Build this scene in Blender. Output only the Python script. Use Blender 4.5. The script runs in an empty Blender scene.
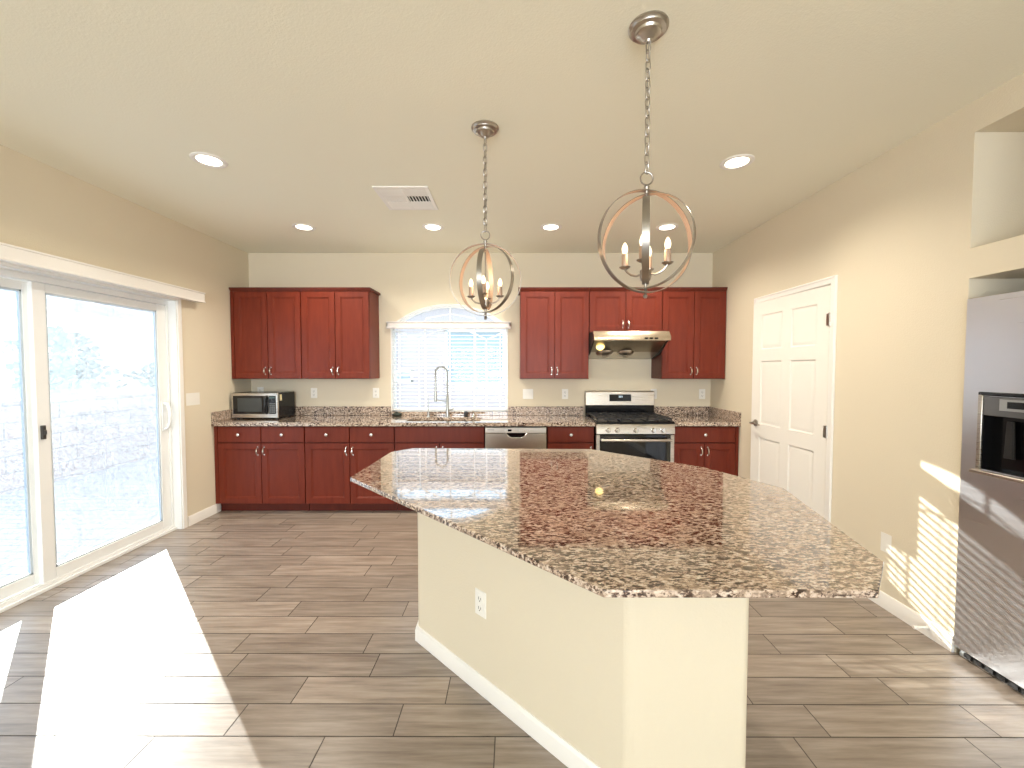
import bpy, bmesh, math, random
from mathutils import Vector, Matrix
random.seed(7)
PI = math.pi
sc = bpy.context.scene
COL = sc.collection

# ------------------------------------------------------------------ camera, world, sun, exposure
CAMH = 1.4393
cam_d = bpy.data.cameras.new('camera'); cam = bpy.data.objects.new('camera', cam_d); COL.objects.link(cam)
cam.location = (0, 0, CAMH)
cam.rotation_euler = (PI/2 - .03617, 0, .00205)
cam_d.sensor_width = 36; cam_d.lens = 410.06/1024*36; cam_d.clip_start = .02; cam_d.clip_end = 200
sc.camera = cam
sc.view_settings.view_transform = 'Standard'; sc.view_settings.look = 'None'
sc.view_settings.gamma = 1; sc.view_settings.use_curve_mapping = False
sc.view_settings.exposure = 0.24
sc.cycles.max_bounces = 10; sc.cycles.diffuse_bounces = 6; sc.cycles.glossy_bounces = 5
sc.cycles.transparent_max_bounces = 16; sc.cycles.transmission_bounces = 6
sc.cycles.sample_clamp_indirect = 4.0
sc.cycles.use_denoising = True
w = bpy.data.worlds.new('sky'); sc.world = w; w.use_nodes = True
bg = w.node_tree.nodes['Background']; bg.inputs[0].default_value = (.68, .84, 1.0, 1); bg.inputs[1].default_value = 2.8
sd = bpy.data.lights.new('sun', 'SUN'); so = bpy.data.objects.new('sun', sd); COL.objects.link(so)
sd.energy = 17.0; sd.angle = math.radians(.3); sd.color = (1.0, .93, .82)
sdir = Vector((.72, -.694, -.3155)).normalized()
so.rotation_euler = sdir.to_track_quat('-Z', 'Y').to_euler(); so.location = (-6, 8, 5)

def area(name, loc, rot, sx, sy, e, c, portal=False):
    d = bpy.data.lights.new(name, 'AREA'); d.shape = 'RECTANGLE'; d.size = sx; d.size_y = sy; d.energy = e; d.color = c
    o = bpy.data.objects.new(name, d); COL.objects.link(o); o.location = loc; o.rotation_euler = rot
    if portal: d.cycles.is_portal = True
    return o
# added fill lamp behind the camera, tilted up to brighten room and ceiling
area('rear_fill_light', (-.35, -4.45, 1.45), (math.radians(133), 0, 0), 4.4, 2.2, 230, (.95, .97, 1))
# daylight entering by the glass door and by the kitchen window
area('door_daylight', (-3.2, 2.68, 1.05), (0, -PI/2, 0), 1.9, 1.9, 1, (1, 1, 1), True)
area('window_daylight', (-.717, 4.86, 1.55), (-PI/2, 0, 0), 1.35, 1.3, 1, (1, 1, 1), True)

# ------------------------------------------------------------------ helpers
def tag(o, label=None, cat=None, group=None, kind=None):
    if label: o['label'] = label
    if cat: o['category'] = cat
    if group: o['group'] = group
    if kind: o['kind'] = kind
    return o
def new(): return bmesh.new()
def box(bm, x0, x1, y0, y1, z0, z1, mi=0, M=None):
    x0, x1 = min(x0, x1), max(x0, x1); y0, y1 = min(y0, y1), max(y0, y1); z0, z1 = min(z0, z1), max(z0, z1)
    vs = [Vector(p) for p in ((x0,y0,z0),(x1,y0,z0),(x1,y1,z0),(x0,y1,z0),(x0,y0,z1),(x1,y0,z1),(x1,y1,z1),(x0,y1,z1))]
    if M: vs = [M @ v for v in vs]
    v = [bm.verts.new(p) for p in vs]
    for f in ((0,3,2,1),(4,5,6,7),(0,1,5,4),(1,2,6,5),(2,3,7,6),(3,0,4,7)):
        bm.faces.new([v[i] for i in f]).material_index = mi
    return bm
def prism(bm, poly, z0, z1, mi=0):
    a = [bm.verts.new((x, y, z0)) for x, y in poly]; b = [bm.verts.new((x, y, z1)) for x, y in poly]
    bm.faces.new(a[::-1]).material_index = mi; bm.faces.new(b).material_index = mi
    n = len(poly)
    for i in range(n): bm.faces.new([a[i], a[(i+1) % n], b[(i+1) % n], b[i]]).material_index = mi
    return bm
def prism_ax(bm, poly, a0, a1, ax, mi=0):
    """poly in the two other axes, extruded along ax ('x': (y,z), 'y': (x,z))"""
    def P(p, t): return (t, p[0], p[1]) if ax == 'x' else (p[0], t, p[1])
    a = [bm.verts.new(P(p, a0)) for p in poly]; b = [bm.verts.new(P(p, a1)) for p in poly]
    bm.faces.new(a[::-1]).material_index = mi; bm.faces.new(b).material_index = mi
    n = len(poly)
    for i in range(n): bm.faces.new([a[i], a[(i+1) % n], b[(i+1) % n], b[i]]).material_index = mi
    return bm
def tube(bm, pts, r, seg=8, closed=False, mi=0):
    pts = [Vector(p) for p in pts]; n = len(pts); rings = []
    up = None
    for i, p in enumerate(pts):
        if closed: t = (pts[(i+1) % n] - pts[i-1]).normalized()
        else: t = (pts[min(i+1, n-1)] - pts[max(i-1, 0)]).normalized()
        if up is None:
            up = t.orthogonal().normalized()
        up = (up - t*up.dot(t))
        if up.length < 1e-6: up = t.orthogonal()
        up.normalize(); s = t.cross(up)
        rr = r[i] if isinstance(r, (list, tuple)) else r
        rings.append([bm.verts.new(p + (up*math.cos(a) + s*math.sin(a))*rr) for a in [2*PI*k/seg for k in range(seg)]])
    m = n if closed else n-1
    for i in range(m):
        A, B = rings[i], rings[(i+1) % n]
        for k in range(seg):
            f = bm.faces.new([A[k], A[(k+1) % seg], B[(k+1) % seg], B[k]]); f.smooth = True; f.material_index = mi
    if not closed:
        bm.faces.new(rings[0][::-1]).material_index = mi; bm.faces.new(rings[-1]).material_index = mi
    return bm
def lathe(bm, prof, c=(0, 0, 0), seg=24, mi=0, M=None):
    """prof: list of (r, z) from one end to the other"""
    rings = []
    for r, z in prof:
        if r < 1e-6: p = [Vector((c[0], c[1], c[2]+z))]
        else: p = [Vector((c[0]+r*math.cos(2*PI*k/seg), c[1]+r*math.sin(2*PI*k/seg), c[2]+z)) for k in range(seg)]
        if M: p = [M @ q for q in p]
        rings.append([bm.verts.new(q) for q in p])
    for A, B in zip(rings[:-1], rings[1:]):
        for k in range(seg):
            k2 = (k+1) % seg
            if len(A) == 1 and len(B) == 1: continue
            vs = [A[0], B[k2], B[k]] if len(A) == 1 else ([A[k], A[k2], B[0]] if len(B) == 1 else [A[k], A[k2], B[k2], B[k]])
            f = bm.faces.new(vs); f.smooth = True; f.material_index = mi
    return bm
def panel(bm, a0, a1, b0, b1, loops, frame):
    """nested rectangles: loops = [(inset, depth)], frame(a,b,depth)->xyz; last loop capped, first capped too"""
    R = []
    for ins, dp in loops:
        R.append([bm.verts.new(frame(a, b, dp)) for a, b in ((a0+ins, b0+ins), (a1-ins, b0+ins), (a1-ins, b1-ins), (a0+ins, b1-ins))])
    for A, B in zip(R[:-1], R[1:]):
        for k in range(4): bm.faces.new([A[k], A[(k+1) % 4], B[(k+1) % 4], B[k]])
    bm.faces.new(R[0][::-1]); bm.faces.new(R[-1])
    return bm
def obj(name, bm, mat, parent=None, bevel=0, loc=None, world=True, smooth=False):
    """link bm as one mesh; world=True: coordinates are world ones and get shifted into the parent's frame"""
    bmesh.ops.recalc_face_normals(bm, faces=bm.faces[:])
    off = Vector((0, 0, 0))
    if loc is not None: off = Vector(loc)
    if parent is not None and world:
        p = parent; chain = Vector((0, 0, 0))
        while p is not None: chain += Vector(p.location); p = p.parent
        off = chain
    if off.length: bmesh.ops.translate(bm, verts=bm.verts[:], vec=-off)
    me = bpy.data.meshes.new(name); bm.to_mesh(me); bm.free()
    for m in (mat if isinstance(mat, (list, tuple)) else [mat]): me.materials.append(m)
    if smooth:
        for p in me.polygons: p.use_smooth = True
    me.set_sharp_from_angle(angle=math.radians(38))
    o = bpy.data.objects.new(name, me); COL.objects.link(o)
    if parent is not None: o.parent = parent
    elif loc is not None: o.location = loc
    if bevel:
        b = o.modifiers.new('bevel', 'BEVEL'); b.width = bevel; b.segments = 2; b.limit_method = 'ANGLE'; b.angle_limit = math.radians(40)
    return o
def empty(name, loc, rz=0, **k):
    o = bpy.data.objects.new(name, None); COL.objects.link(o); o.location = loc; o.rotation_euler = (0, 0, rz); o.empty_display_size = .1
    tag(o, **k); return o
def copy_tree(o, parent=None):
    c = o.copy(); COL.objects.link(c)
    if parent is not None: c.parent = parent
    for ch in list(o.children): copy_tree(ch, c)
    return c

# ------------------------------------------------------------------ materials
def mat(name, col, rough=.5, metal=0, **k):
    m = bpy.data.materials.new(name); m.use_nodes = True
    b = m.node_tree.nodes['Principled BSDF']
    b.inputs['Base Color'].default_value = (*col, 1); b.inputs['Roughness'].default_value = rough; b.inputs['Metallic'].default_value = metal
    for key, v in k.items(): b.inputs[key.replace('_', ' ')].default_value = v
    return m
def nodes(m): return m.node_tree.nodes, m.node_tree.links, m.node_tree.nodes['Principled BSDF']
def coords(m, scale=(1, 1, 1)):
    N, L, b = nodes(m); t = N.new('ShaderNodeTexCoord'); g = N.new('ShaderNodeNewGeometry'); mp = N.new('ShaderNodeMapping')
    mp.inputs['Scale'].default_value = scale; L.new(g.outputs['Position'], mp.inputs['Vector']); return mp.outputs['Vector']
def noise(m, vec, scale, detail=3, rough=.5):
    N, L, b = nodes(m); n = N.new('ShaderNodeTexNoise'); n.inputs['Scale'].default_value = scale; n.inputs['Detail'].default_value = detail
    n.inputs['Roughness'].default_value = rough; L.new(vec, n.inputs['Vector']); return n.outputs['Fac']
def ramp(m, fac, stops, interp='LINEAR'):
    N, L, b = nodes(m); r = N.new('ShaderNodeValToRGB'); r.color_ramp.interpolation = interp
    e = r.color_ramp.elements
    e[0].position, e[0].color = stops[0][0], (*stops[0][1], 1); e[1].position, e[1].color = stops[-1][0], (*stops[-1][1], 1)
    for p, c in stops[1:-1]:
        q = e.new(p); q.color = (*c, 1)
    L.new(fac, r.inputs['Fac']); return r.outputs['Color']
def bump(m, fac, strength, dist=.01):
    N, L, b = nodes(m); n = N.new('ShaderNodeBump'); n.inputs['Strength'].default_value = strength; n.inputs['Distance'].default_value = dist
    L.new(fac, n.inputs['Height']); L.new(n.outputs['Normal'], b.inputs['Normal'])
def mixc(m, fac, a, b_, mode='MIX'):
    N, L, b = nodes(m); x = N.new('ShaderNodeMix'); x.data_type = 'RGBA'; x.blend_type = mode
    for s, v in ((x.inputs[0], fac), (x.inputs[6], a), (x.inputs[7], b_)):
        if hasattr(v, 'links') or isinstance(v, bpy.types.NodeSocket): L.new(v, s)
        elif isinstance(v, (int, float)): s.default_value = v
        else: s.default_value = (*v, 1)
    return x.outputs[2]

def paint(name, col, s=.25):
    m = mat(name, col, .75); v = coords(m); f = noise(m, v, 130, 3, .55); bump(m, f, s, .004); return m
M_wall = paint('wall_paint', (.72, .645, .50))
M_ceil = paint('ceiling_paint', (.87, .85, .71), .3)
M_trim = mat('white_trim_paint', (.86, .84, .80), .35)
M_doorp = mat('white_door_paint', (.84, .81, .75), .4)
M_vinyl = mat('white_vinyl', (.84, .85, .84), .35)
M_plate = mat('white_plastic', (.85, .83, .77), .35)
M_slot = mat('dark_slot', (.04, .035, .03), .6)
M_dark = mat('black_shadow_gap', (.012, .011, .01), .6)
M_black = mat('black_enamel', (.006, .006, .007), .15, 0, Specular_IOR_Level=.3)
M_blackm = mat('black_matte_metal', (.016, .015, .015), .5)
M_glassblk = mat('black_oven_glass', (.008, .008, .009), .04)
M_nickel = mat('brushed_nickel', (.36, .33, .29), .33, 1)
M_nickel_in = mat('copper_tinted_inside', (.50, .37, .29), .5, .6)
M_chrome = mat('chrome', (.75, .74, .72), .15, 1)
M_faucet = mat('faucet_steel', (.42, .42, .40), .28, 1)
M_gun = mat('dark_nickel', (.46, .43, .39), .3, 1)

def steel(name, col, rough, sc_=(3, 3, 220)):
    m = mat(name, col, rough, 1); v = coords(m, sc_); f = noise(m, v, 2.0, 2)
    N, L, b = nodes(m)
    mr = N.new('ShaderNodeMapRange'); mr.inputs['To Min'].default_value = rough-.06; mr.inputs['To Max'].default_value = rough+.08
    L.new(f, mr.inputs['Value']); L.new(mr.outputs['Result'], b.inputs['Roughness']); bump(m, f, .04, .002); return m
M_steel = steel('stainless_steel', (.52, .48, .43), .28, (3, 3, 220))
M_fridge = steel('fridge_stainless', (.66, .67, .71), .3, (1, 1, 160))
M_dw = steel('dishwasher_steel', (.50, .45, .37), .3, (3, 3, 200))

def wood(name, ca, cb):
    m = mat(name, ca, .45, 0, Coat_Weight=.1, Coat_Roughness=.25, Specular_IOR_Level=.25)
    v = coords(m, (9, 9, 1.2)); f = noise(m, v, 3.0, 5, .6)
    N, L, b = nodes(m); L.new(ramp(m, f, [(.3, ca), (.7, cb)]), b.inputs['Base Color']); return m
M_wood = wood('cherry_wood', (.122, .0155, .006), (.165, .024, .0095))
M_woodk = wood('cherry_wood_shell', (.085, .012, .006), (.11, .017, .008))

# granite: beige ground, brown and near-black flecks, pale grey crystals
def granite(name, coat=1.0, rough=.07):
    m = mat(name, (.5, .4, .3), rough, 0, Specular_IOR_Level=.4, Coat_Weight=coat, Coat_Roughness=.025, Coat_IOR=1.52)
    N, L, b = nodes(m)
    vec = coords(m, (1, 1.0, 1))
    rot = N.new('ShaderNodeMapping'); rot.inputs['Rotation'].default_value = (0, 0, .5); rot.inputs['Scale'].default_value = (.62, 1.35, 1); L.new(vec, rot.inputs['Vector'])
    v = rot.outputs['Vector']
    f1 = noise(m, v, 98, 3.2, .62)
    base = ramp(m, f1, [(.415, (.028, .014, .010)), (.472, (.11, .058, .038)), (.515, (.47, .36, .28)), (.59, (.64, .53, .43)), (.68, (.78, .71, .62))])
    f2 = noise(m, v, 26, 2)
    c = mixc(m, ramp(m, f2, [(.48, (0, 0, 0)), (.62, (.55, .55, .55))]), base, (.54, .41, .31))
    f3 = noise(m, vec, 150, 2)
    c = mixc(m, ramp(m, f3, [(.60, (0, 0, 0)), (.66, (.8, .8, .8))]), c, (.06, .04, .035))
    L.new(c, b.inputs['Base Color']); return m
M_gran = granite('speckled_granite')
M_gran2 = granite('speckled_granite_splash', 0, .3)

# wood look porcelain tile: streaks along x, tone per tile from a face attribute
def tile_mat():
    m = mat('wood_look_tile', (.3, .24, .19), .33, 0, Specular_IOR_Level=.9)
    N, L, b = nodes(m)
    a = N.new('ShaderNodeAttribute'); a.attribute_name = 'tone'
    g = N.new('ShaderNodeNewGeometry')
    off = N.new('ShaderNodeVectorMath'); off.operation = 'MULTIPLY_ADD'
    L.new(a.outputs['Color'], off.inputs[0]); off.inputs[1].default_value = (37, 51, 0); L.new(g.outputs['Position'], off.inputs[2])
    mp = N.new('ShaderNodeMapping'); mp.inputs['Scale'].default_value = (1.6, 20, 1); L.new(off.outputs[0], mp.inputs['Vector'])
    f = noise(m, mp.outputs['Vector'], 1.6, 6, .62)
    c = ramp(m, f, [(.28, (.17, .128, .098)), (.5, (.285, .228, .182)), (.72, (.40, .335, .28))])
    sp = N.new('ShaderNodeSeparateColor'); L.new(a.outputs['Color'], sp.inputs[0])
    mr = N.new('ShaderNodeMapRange'); mr.inputs['To Min'].default_value = .84; mr.inputs['To Max'].default_value = 1.12; L.new(sp.outputs[0], mr.inputs['Value'])
    x = N.new('ShaderNodeVectorMath'); x.operation = 'SCALE'; L.new(c, x.inputs[0]); L.new(mr.outputs[0], x.inputs['Scale'])
    L.new(x.outputs[0], b.inputs['Base Color'])
    f2 = noise(m, mp.outputs['Vector'], 6, 3); 
    m2 = N.new('ShaderNodeMapRange'); m2.inputs['To Min'].default_value = .27; m2.inputs['To Max'].default_value = .40; L.new(f2, m2.inputs['Value']); L.new(m2.outputs[0], b.inputs['Roughness'])
    bump(m, f2, .05, .002)
    return m
M_tile = tile_mat()
M_grout = mat('dark_grout', (.085, .07, .06), .8)

def glow(name, col, s):
    m = bpy.data.materials.new(name); m.use_nodes = True; N = m.node_tree.nodes; L = m.node_tree.links
    N.remove(N['Principled BSDF']); e = N.new('ShaderNodeEmission'); e.inputs[0].default_value = (*col, 1); e.inputs[1].default_value = s
    L.new(e.outputs[0], N['Material Output'].inputs[0]); return m
M_can = glow('warm_led_disc', (1, .88, .70), 9)
M_bulb = glow('warm_bulb', (1, .78, .52), 2.4)
M_hoodlamp = glow('hood_bulb', (1, .72, .25), 3)
M_digit = glow('display_digits', (.75, .9, 1), 1.5)

def glass(name, haze, tint, wav=True):
    """window glass; haze = share of light scattered by dust and smears on the pane"""
    m = bpy.data.materials.new(name); m.use_nodes = True; N = m.node_tree.nodes; L = m.node_tree.links
    N.remove(N['Principled BSDF']); out = N['Material Output']
    tr = N.new('ShaderNodeBsdfTransparent'); tr.inputs[0].default_value = (*tint, 1)
    gl = N.new('ShaderNodeBsdfGlossy'); gl.inputs['Roughness'].default_value = .02
    fr = N.new('ShaderNodeFresnel'); fr.inputs['IOR'].default_value = 1.45
    mx = N.new('ShaderNodeMixShader'); 
    ml = N.new('ShaderNodeMath'); ml.operation = 'MULTIPLY'; ml.inputs[1].default_value = .45; L.new(fr.outputs[0], ml.inputs[0])
    L.new(ml.outputs[0], mx.inputs[0]); L.new(tr.outputs[0], mx.inputs[1]); L.new(gl.outputs[0], mx.inputs[2])
    last = mx.outputs[0]
    if haze > 0:
        tl = N.new('ShaderNodeBsdfTranslucent'); tl.inputs[0].default_value = (.80, .90, 1, 1)
        g = N.new('ShaderNodeNewGeometry')
        n1 = N.new('ShaderNodeTexNoise'); n1.inputs['Scale'].default_value = 2.2; n1.inputs['Detail'].default_value = 3; n1.inputs['Distortion'].default_value = 1.5; L.new(g.outputs['Position'], n1.inputs['Vector'])
        wv = N.new('ShaderNodeTexNoise'); wv.inputs['Scale'].default_value = 14; wv.inputs['Detail'].default_value = 9; wv.inputs['Roughness'].default_value = .85; wv.inputs['Distortion'].default_value = 4.5; L.new(g.outputs['Position'], wv.inputs['Vector'])
        ad = N.new('ShaderNodeMath'); ad.operation = 'MULTIPLY'; L.new(n1.outputs['Fac'], ad.inputs[0]); L.new(wv.outputs['Fac'], ad.inputs[1])
        mr = N.new('ShaderNodeMapRange'); mr.inputs['From Min'].default_value = .36; mr.inputs['From Max'].default_value = .64; mr.inputs['To Min'].default_value = haze*.1; mr.inputs['To Max'].default_value = haze*2.0
        L.new(wv.outputs['Fac'], mr.inputs['Value'])
        m2 = N.new('ShaderNodeMixShader'); L.new(mr.outputs[0], m2.inputs[0]); L.new(last, m2.inputs[1]); L.new(tl.outputs[0], m2.inputs[2]); last = m2.outputs[0]
    L.new(last, out.inputs[0]); return m
M_dirty = glass('smeared_door_glass', .085, (.93, .97, 1))
M_clear = glass('window_glass', .03, (.94, .98, 1))

# ------------------------------------------------------------------ room shell
XL, XR, D, H, REAR = -2.975, 2.2447, 4.656, 2.743, -4.5
T = .115
TL = .155
def struct(name, bm, m, bevel=0, parent=None):
    o = obj(name, bm, m, parent, bevel)
    if parent is None: o['kind'] = 'structure'
    return o

# floor: separate tile faces on a grout bed
def make_floor():
    bm = new(); cl = bm.loops.layers.color.new('tone')
    rw, tl, gp = .156, .667, .0022
    left = {0: -.736, 1: -.470, 2: -.958, 3: -.672, 4: -.760, 5: -1.133, 6: -1.979, 7: -2.262}
    right = {0: 1.097, 1: 1.246, 2: 1.70, 3: 1.58, 4: 1.357, 5: 1.805, 6: 1.45}
    rnd = random.Random(3)
    def q(x0, x1, y0, y1, z, mi, tone):
        if x1-x0 < .004: return
        f = bm.faces.new([bm.verts.new(p) for p in ((x0, y0, z), (x1, y0, z), (x1, y1, z), (x0, y1, z))]); f.material_index = mi
        for l in f.loops: l[cl] = tone
    r0 = int((REAR-1.4)/rw)-1
    for r in range(r0, 23):
        y0 = 1.400 + r*rw; y1 = y0+rw
        y1c = min(y1, D+.05); y0c = max(y0, REAR-.05)
        if y1c <= y0c: continue
        for side, tab, xa, xb in ((0, left, XL-.12, .25), (1, right, .25, XR+.75)):
            off = tab.get(r, rnd.random()*tl); off = off - math.ceil((off-xa)/tl)*tl
            while off < xb:
                a, b = max(off, xa), min(off+tl, xb)
                tone = (rnd.random(), rnd.random(), rnd.random(), 1)
                q(a+(gp if a > xa else 0), b-(gp if b < xb else 0), y0c+gp, y1c-gp, 0, 0, tone)
                off += tl
    q(XL-.13, XR+.76, REAR-.1, D+.1, -.0015, 1, (0, 0, 0, 1))
    o = obj('floor', bm, [M_tile, M_grout]); o['kind'] = 'structure'
make_floor()
struct('ceiling', box(new(), XL-.12, XR+.8, REAR-.12, D+.12, H, H+.1), M_ceil)

# left wall with the sliding-door opening
DY0, DY1, DZ = 1.70, 3.64, 2.045
b = new()
box(b, XL-TL, XL, REAR-.12, DY0, 0, H); box(b, XL-TL, XL, DY1, D+T, 0, H); box(b, XL-TL, XL, DY0, DY1, DZ, H)
struct('wall_left', b, M_wall)

# back wall with the arched window opening
WX0, WX1, WZ0, WZS, WZT = -1.385, -.055, .945, 1.925, 2.175
wc = (WX0+WX1)/2; hw = (WX1-WX0)/2; rise = WZT-WZS; R_ = (hw*hw+rise*rise)/(2*rise); zc = WZT-R_
def arch_pts(dr=0, n=24, hwid=None):
    r = R_-dr; h_ = hw-dr if hwid is None else hwid
    a0 = math.asin(min(1, h_/r)); return [(wc+r*math.sin(a), zc+r*math.cos(a)) for a in [-a0+2*a0*i/n for i in range(n+1)]]
b = new()
box(b, XL-T, WX0, D, D+T, 0, H); box(b, WX1, XR+T, D, D+T, 0, H); box(b, WX0, WX1, D, D+T, 0, WZ0)
ap = arch_pts()
prism_ax(b, ap + [(WX1, H), (WX0, H)], D, D+T, 'y')
struct('wall_back', b, M_wall)

# right wall: pantry opening, fridge alcove, upper niche
PY0, PY1, PZ = 2.905, 3.775, 2.045
AY0, AY1, AZ, NZ0, NZ1, AX = 1.09, 2.04, 1.885, 2.031, 2.59, 2.98
b = new()
box(b, XR, XR+T, AY1+.12, PY0, 0, H); box(b, XR, XR+T, PY1, D+T, 0, H); box(b, XR, XR+T, PY0, PY1, PZ, H)
box(b, XR, AX, AY1, AY1+.12, 0, H); box(b, XR, AX, REAR-.12, AY0, 0, H)
box(b, XR, AX, AY0, AY1, AZ, NZ0); box(b, XR, AX, AY0, AY1, NZ1, H); box(b, AX, AX+.1, AY0-.1, AY1+.1, 0, H)
struct('wall_right', b, M_wall)
b = new(); box(b, 3.25, 3.3, 2.4, 4.3, 0, 2.4); box(b, XR+T, 3.3, 2.45, 2.5, 0, 2.4); box(b, XR+T, 3.3, 4.25, 4.3, 0, 2.4); box(b, XR+T, 3.3, 2.45, 4.3, 2.4, 2.45)
box(b, XR+T, 3.3, 2.45, 4.3, -.02, -.001)
struct('wall_pantry', b, M_wall)
# unseen wall behind the camera, its wide opening invented for the fill lamp
b = new()
for x0, x1, z0, z1 in ((XL-T, -2.6, 0, H), (1.9, AX+.1, 0, H), (-2.6, 1.9, 0, .30), (-2.6, 1.9, 2.55, H)):
    box(b, x0, x1, REAR-.12, REAR, z0, z1)
struct('wall_rear', b, M_wall)

# baseboards
def base_profile(bm, axis, fixed, a0, a1, sgn, h=.09, t=.013):
    """fixed = wall plane, sgn = direction into the room"""
    pr = [(0, 0), (t*sgn, 0), (t*sgn, h*.72), (t*.75*sgn, h*.8), (t*.75*sgn, h*.9), (t*.3*sgn, h), (0, h)]
    if axis == 'y':
        A = [bm.verts.new((fixed+p[0], a0, p[1])) for p in pr]; B = [bm.verts.new((fixed+p[0], a1, p[1])) for p in pr]
    else:
        A = [bm.verts.new((a0, fixed+p[0], p[1])) for p in pr]; B = [bm.verts.new((a1, fixed+p[0], p[1])) for p in pr]
    bm.faces.new(A); bm.faces.new(B[::-1]); n = len(pr)
    for i in range(n): bm.faces.new([A[i], A[(i+1) % n], B[(i+1) % n], B[i]])
    return bm
b = base_profile(new(), 'y', XL, 3.70, 4.11, 1); base_profile(b, 'y', XL, REAR, 1.66, 1); struct('baseboard_left', b, M_trim)
b = base_profile(new(), 'y', XR, AY1, 2.862, -1); base_profile(b, 'y', XR, 3.825, 4.04, -1); base_profile(b, 'y', XR, REAR, AY0, -1); struct('baseboard_right', b, M_trim)
b = base_profile(new(), 'x', REAR, XL, XR, 1); struct('baseboard_rear', b, M_trim)

# ------------------------------------------------------------------ sliding glass door (door_1)
door = empty('door_1', (XL-.06, (DY0+DY1)/2, 0)); door['kind'] = 'structure'
b = new()      # outer frame: jambs, head, sill and track lips
box(b, XL-TL, XL-.068, DY1-.028, DY1-.006, 0, DZ); box(b, XL-TL, XL-.068, DY0, DY0+.032, 0, DZ); box(b, XL-TL, XL-.068, DY0+.032, DY1-.028, DZ-.045, DZ-.004)
box(b, XL-TL, XL, DY1-.006, DY1, 0, DZ); box(b, XL-TL, XL, DY0, DY1, DZ-.004, DZ)
box(b, XL-TL, XL-.045, DY0, DY1, 0, .022); box(b, XL-.070, XL-.063, DY0+.03, DY1-.03, .022, .045); box(b, XL-.118, XL-.112, DY0+.03, DY1-.03, .022, .04)
obj('frame', b, M_vinyl, door, .002)
def sash(name, y0, y1, xc, st0, st1, bot=.075, top=.055, z0=.04, z1=DZ-.05, th=.030):
    s = new(); xa, xb = xc-th/2, xc+th/2
    box(s, xa, xb, y0, y0+st0, z0, z1); box(s, xa, xb, y1-st1, y1, z0, z1); box(s, xa, xb, y0+st0, y1-st1, z0, z0+bot); box(s, xa, xb, y0+st0, y1-st1, z1-top, z1)
    o = obj(name, s, M_vinyl, door, .003)
    g = new()      # glazing bead + pane
    for ya, yb, za, zb in ((y0+st0, y0+st0+.012, z0+bot, z1-top), (y1-st1-.012, y1-st1, z0+bot, z1-top), (y0+st0, y1-st1, z0+bot, z0+bot+.012), (y0+st0, y1-st1, z1-top-.012, z1-top)):
        box(g, xc-.009, xc+.009, ya, yb, za, zb)
    obj('glazing_bead', g, M_slot if False else mat('grey_bead', (.55, .62, .68), .5), o)
    p = new(); box(p, xc-.002, xc+.002, y0+st0, y1-st1, z0+bot, z1-top)
    obj('pane', p, M_dirty, o)
    return o
slide = sash('sliding_panel', 2.612, DY1-.028, XL-.090, .075, .085)
fixed = sash('fixed_panel', DY0+.034, 2.668, XL-.134, .06, .07)
# D shaped pull handle on the lock stile
hy, hz = DY1-.028-.045, 1.03
b = new(); box(b, XL-.077, XL-.068, hy-.022, hy+.022, hz-.13, hz+.13)
tube(b, [(XL-.070, hy, hz-.115), (XL-.040, hy, hz-.10), (XL-.022, hy-.004, hz-.05), (XL-.016, hy-.006, hz), (XL-.022, hy-.004, hz+.05), (XL-.040, hy, hz+.10), (XL-.070, hy, hz+.115)], .012, 10)
obj('door_handle', b, M_vinyl, slide)
b = new(); box(b, XL-.077, XL-.058, 2.628, 2.648, .985, 1.075); box(b, XL-.066, XL-.048, 2.632, 2.644, 1.015, 1.045)
obj('latch', b, M_slot, slide, .003)
# casing
b = new(); cw = .045
box(b, XL, XL+.012, DY1, DY1+cw, 0, DZ+cw); box(b, XL, XL+.012, DY0-cw, DY0, 0, DZ+cw); box(b, XL, XL+.012, DY0, DY1, DZ, DZ+cw)
struct('trim_1', b, M_trim, .003)
# blind headrail cover above the door
b = new(); box(b, XL+.012, XL+.09, 1.62, 3.862, 2.062, 2.15)
box(b, XL+.086, XL+.095, 1.615, 3.867, 2.058, 2.072); box(b, XL+.086, XL+.095, 1.615, 3.867, 2.14, 2.154)
tag(obj('door_valance', b, M_trim, None, .003, loc=(XL, 2.75, 2.062)), 'long white box valance above the sliding glass door', 'valance')

# ------------------------------------------------------------------ kitchen window (window_1)
win = empty('window_1', (wc, D+.1, WZ0)); win['kind'] = 'structure'
FY0, FY1 = D+.075, D+.112
b = new(); fw_ = .032
box(b, WX0, WX0+fw_, FY0, FY1, WZ0, WZS+.02); box(b, WX1-fw_, WX1, FY0, FY1, WZ0, WZS+.02); box(b, WX0, WX1, FY0, FY1, WZ0, WZ0+fw_)
o_, i_ = arch_pts(0), arch_pts(fw_, hwid=hw)
for k in range(len(o_)-1): prism_ax(b, [o_[k], o_[k+1], i_[k+1], i_[k]], FY0, FY1, 'y')
box(b, WX0, WX1, FY0, FY1, WZS-.02, WZS+.012)
obj('window_frame', b, M_vinyl, win)
b = new()      # bars between the panes
gy = D+.098
def bar(pts, r=.0085): tube(b, [(x, gy, z) for x, z in pts], r, 6)
lx, rx = -1.085, -.305
bar([(lx, WZ0), (lx, 1.78)]); bar([(rx, WZ0), (rx, 1.78)])
bar([(lx+(rx-lx)*t, 1.78+.13*math.sin(PI*t)) for t in [i/14 for i in range(15)]])
bar([(lx, 1.78), (lx-.12, 1.82), (WX0+.02, 1.89)]); bar([(rx, 1.78), (rx+.12, 1.83), (WX1-.02, 1.89)])
bar([(wc, WZS), (wc, WZT-.02)]); bar([(rx, 1.38), (WX1-.02, 1.38)]); bar([(lx, 1.38), (WX0+.02, 1.38)])
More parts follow.
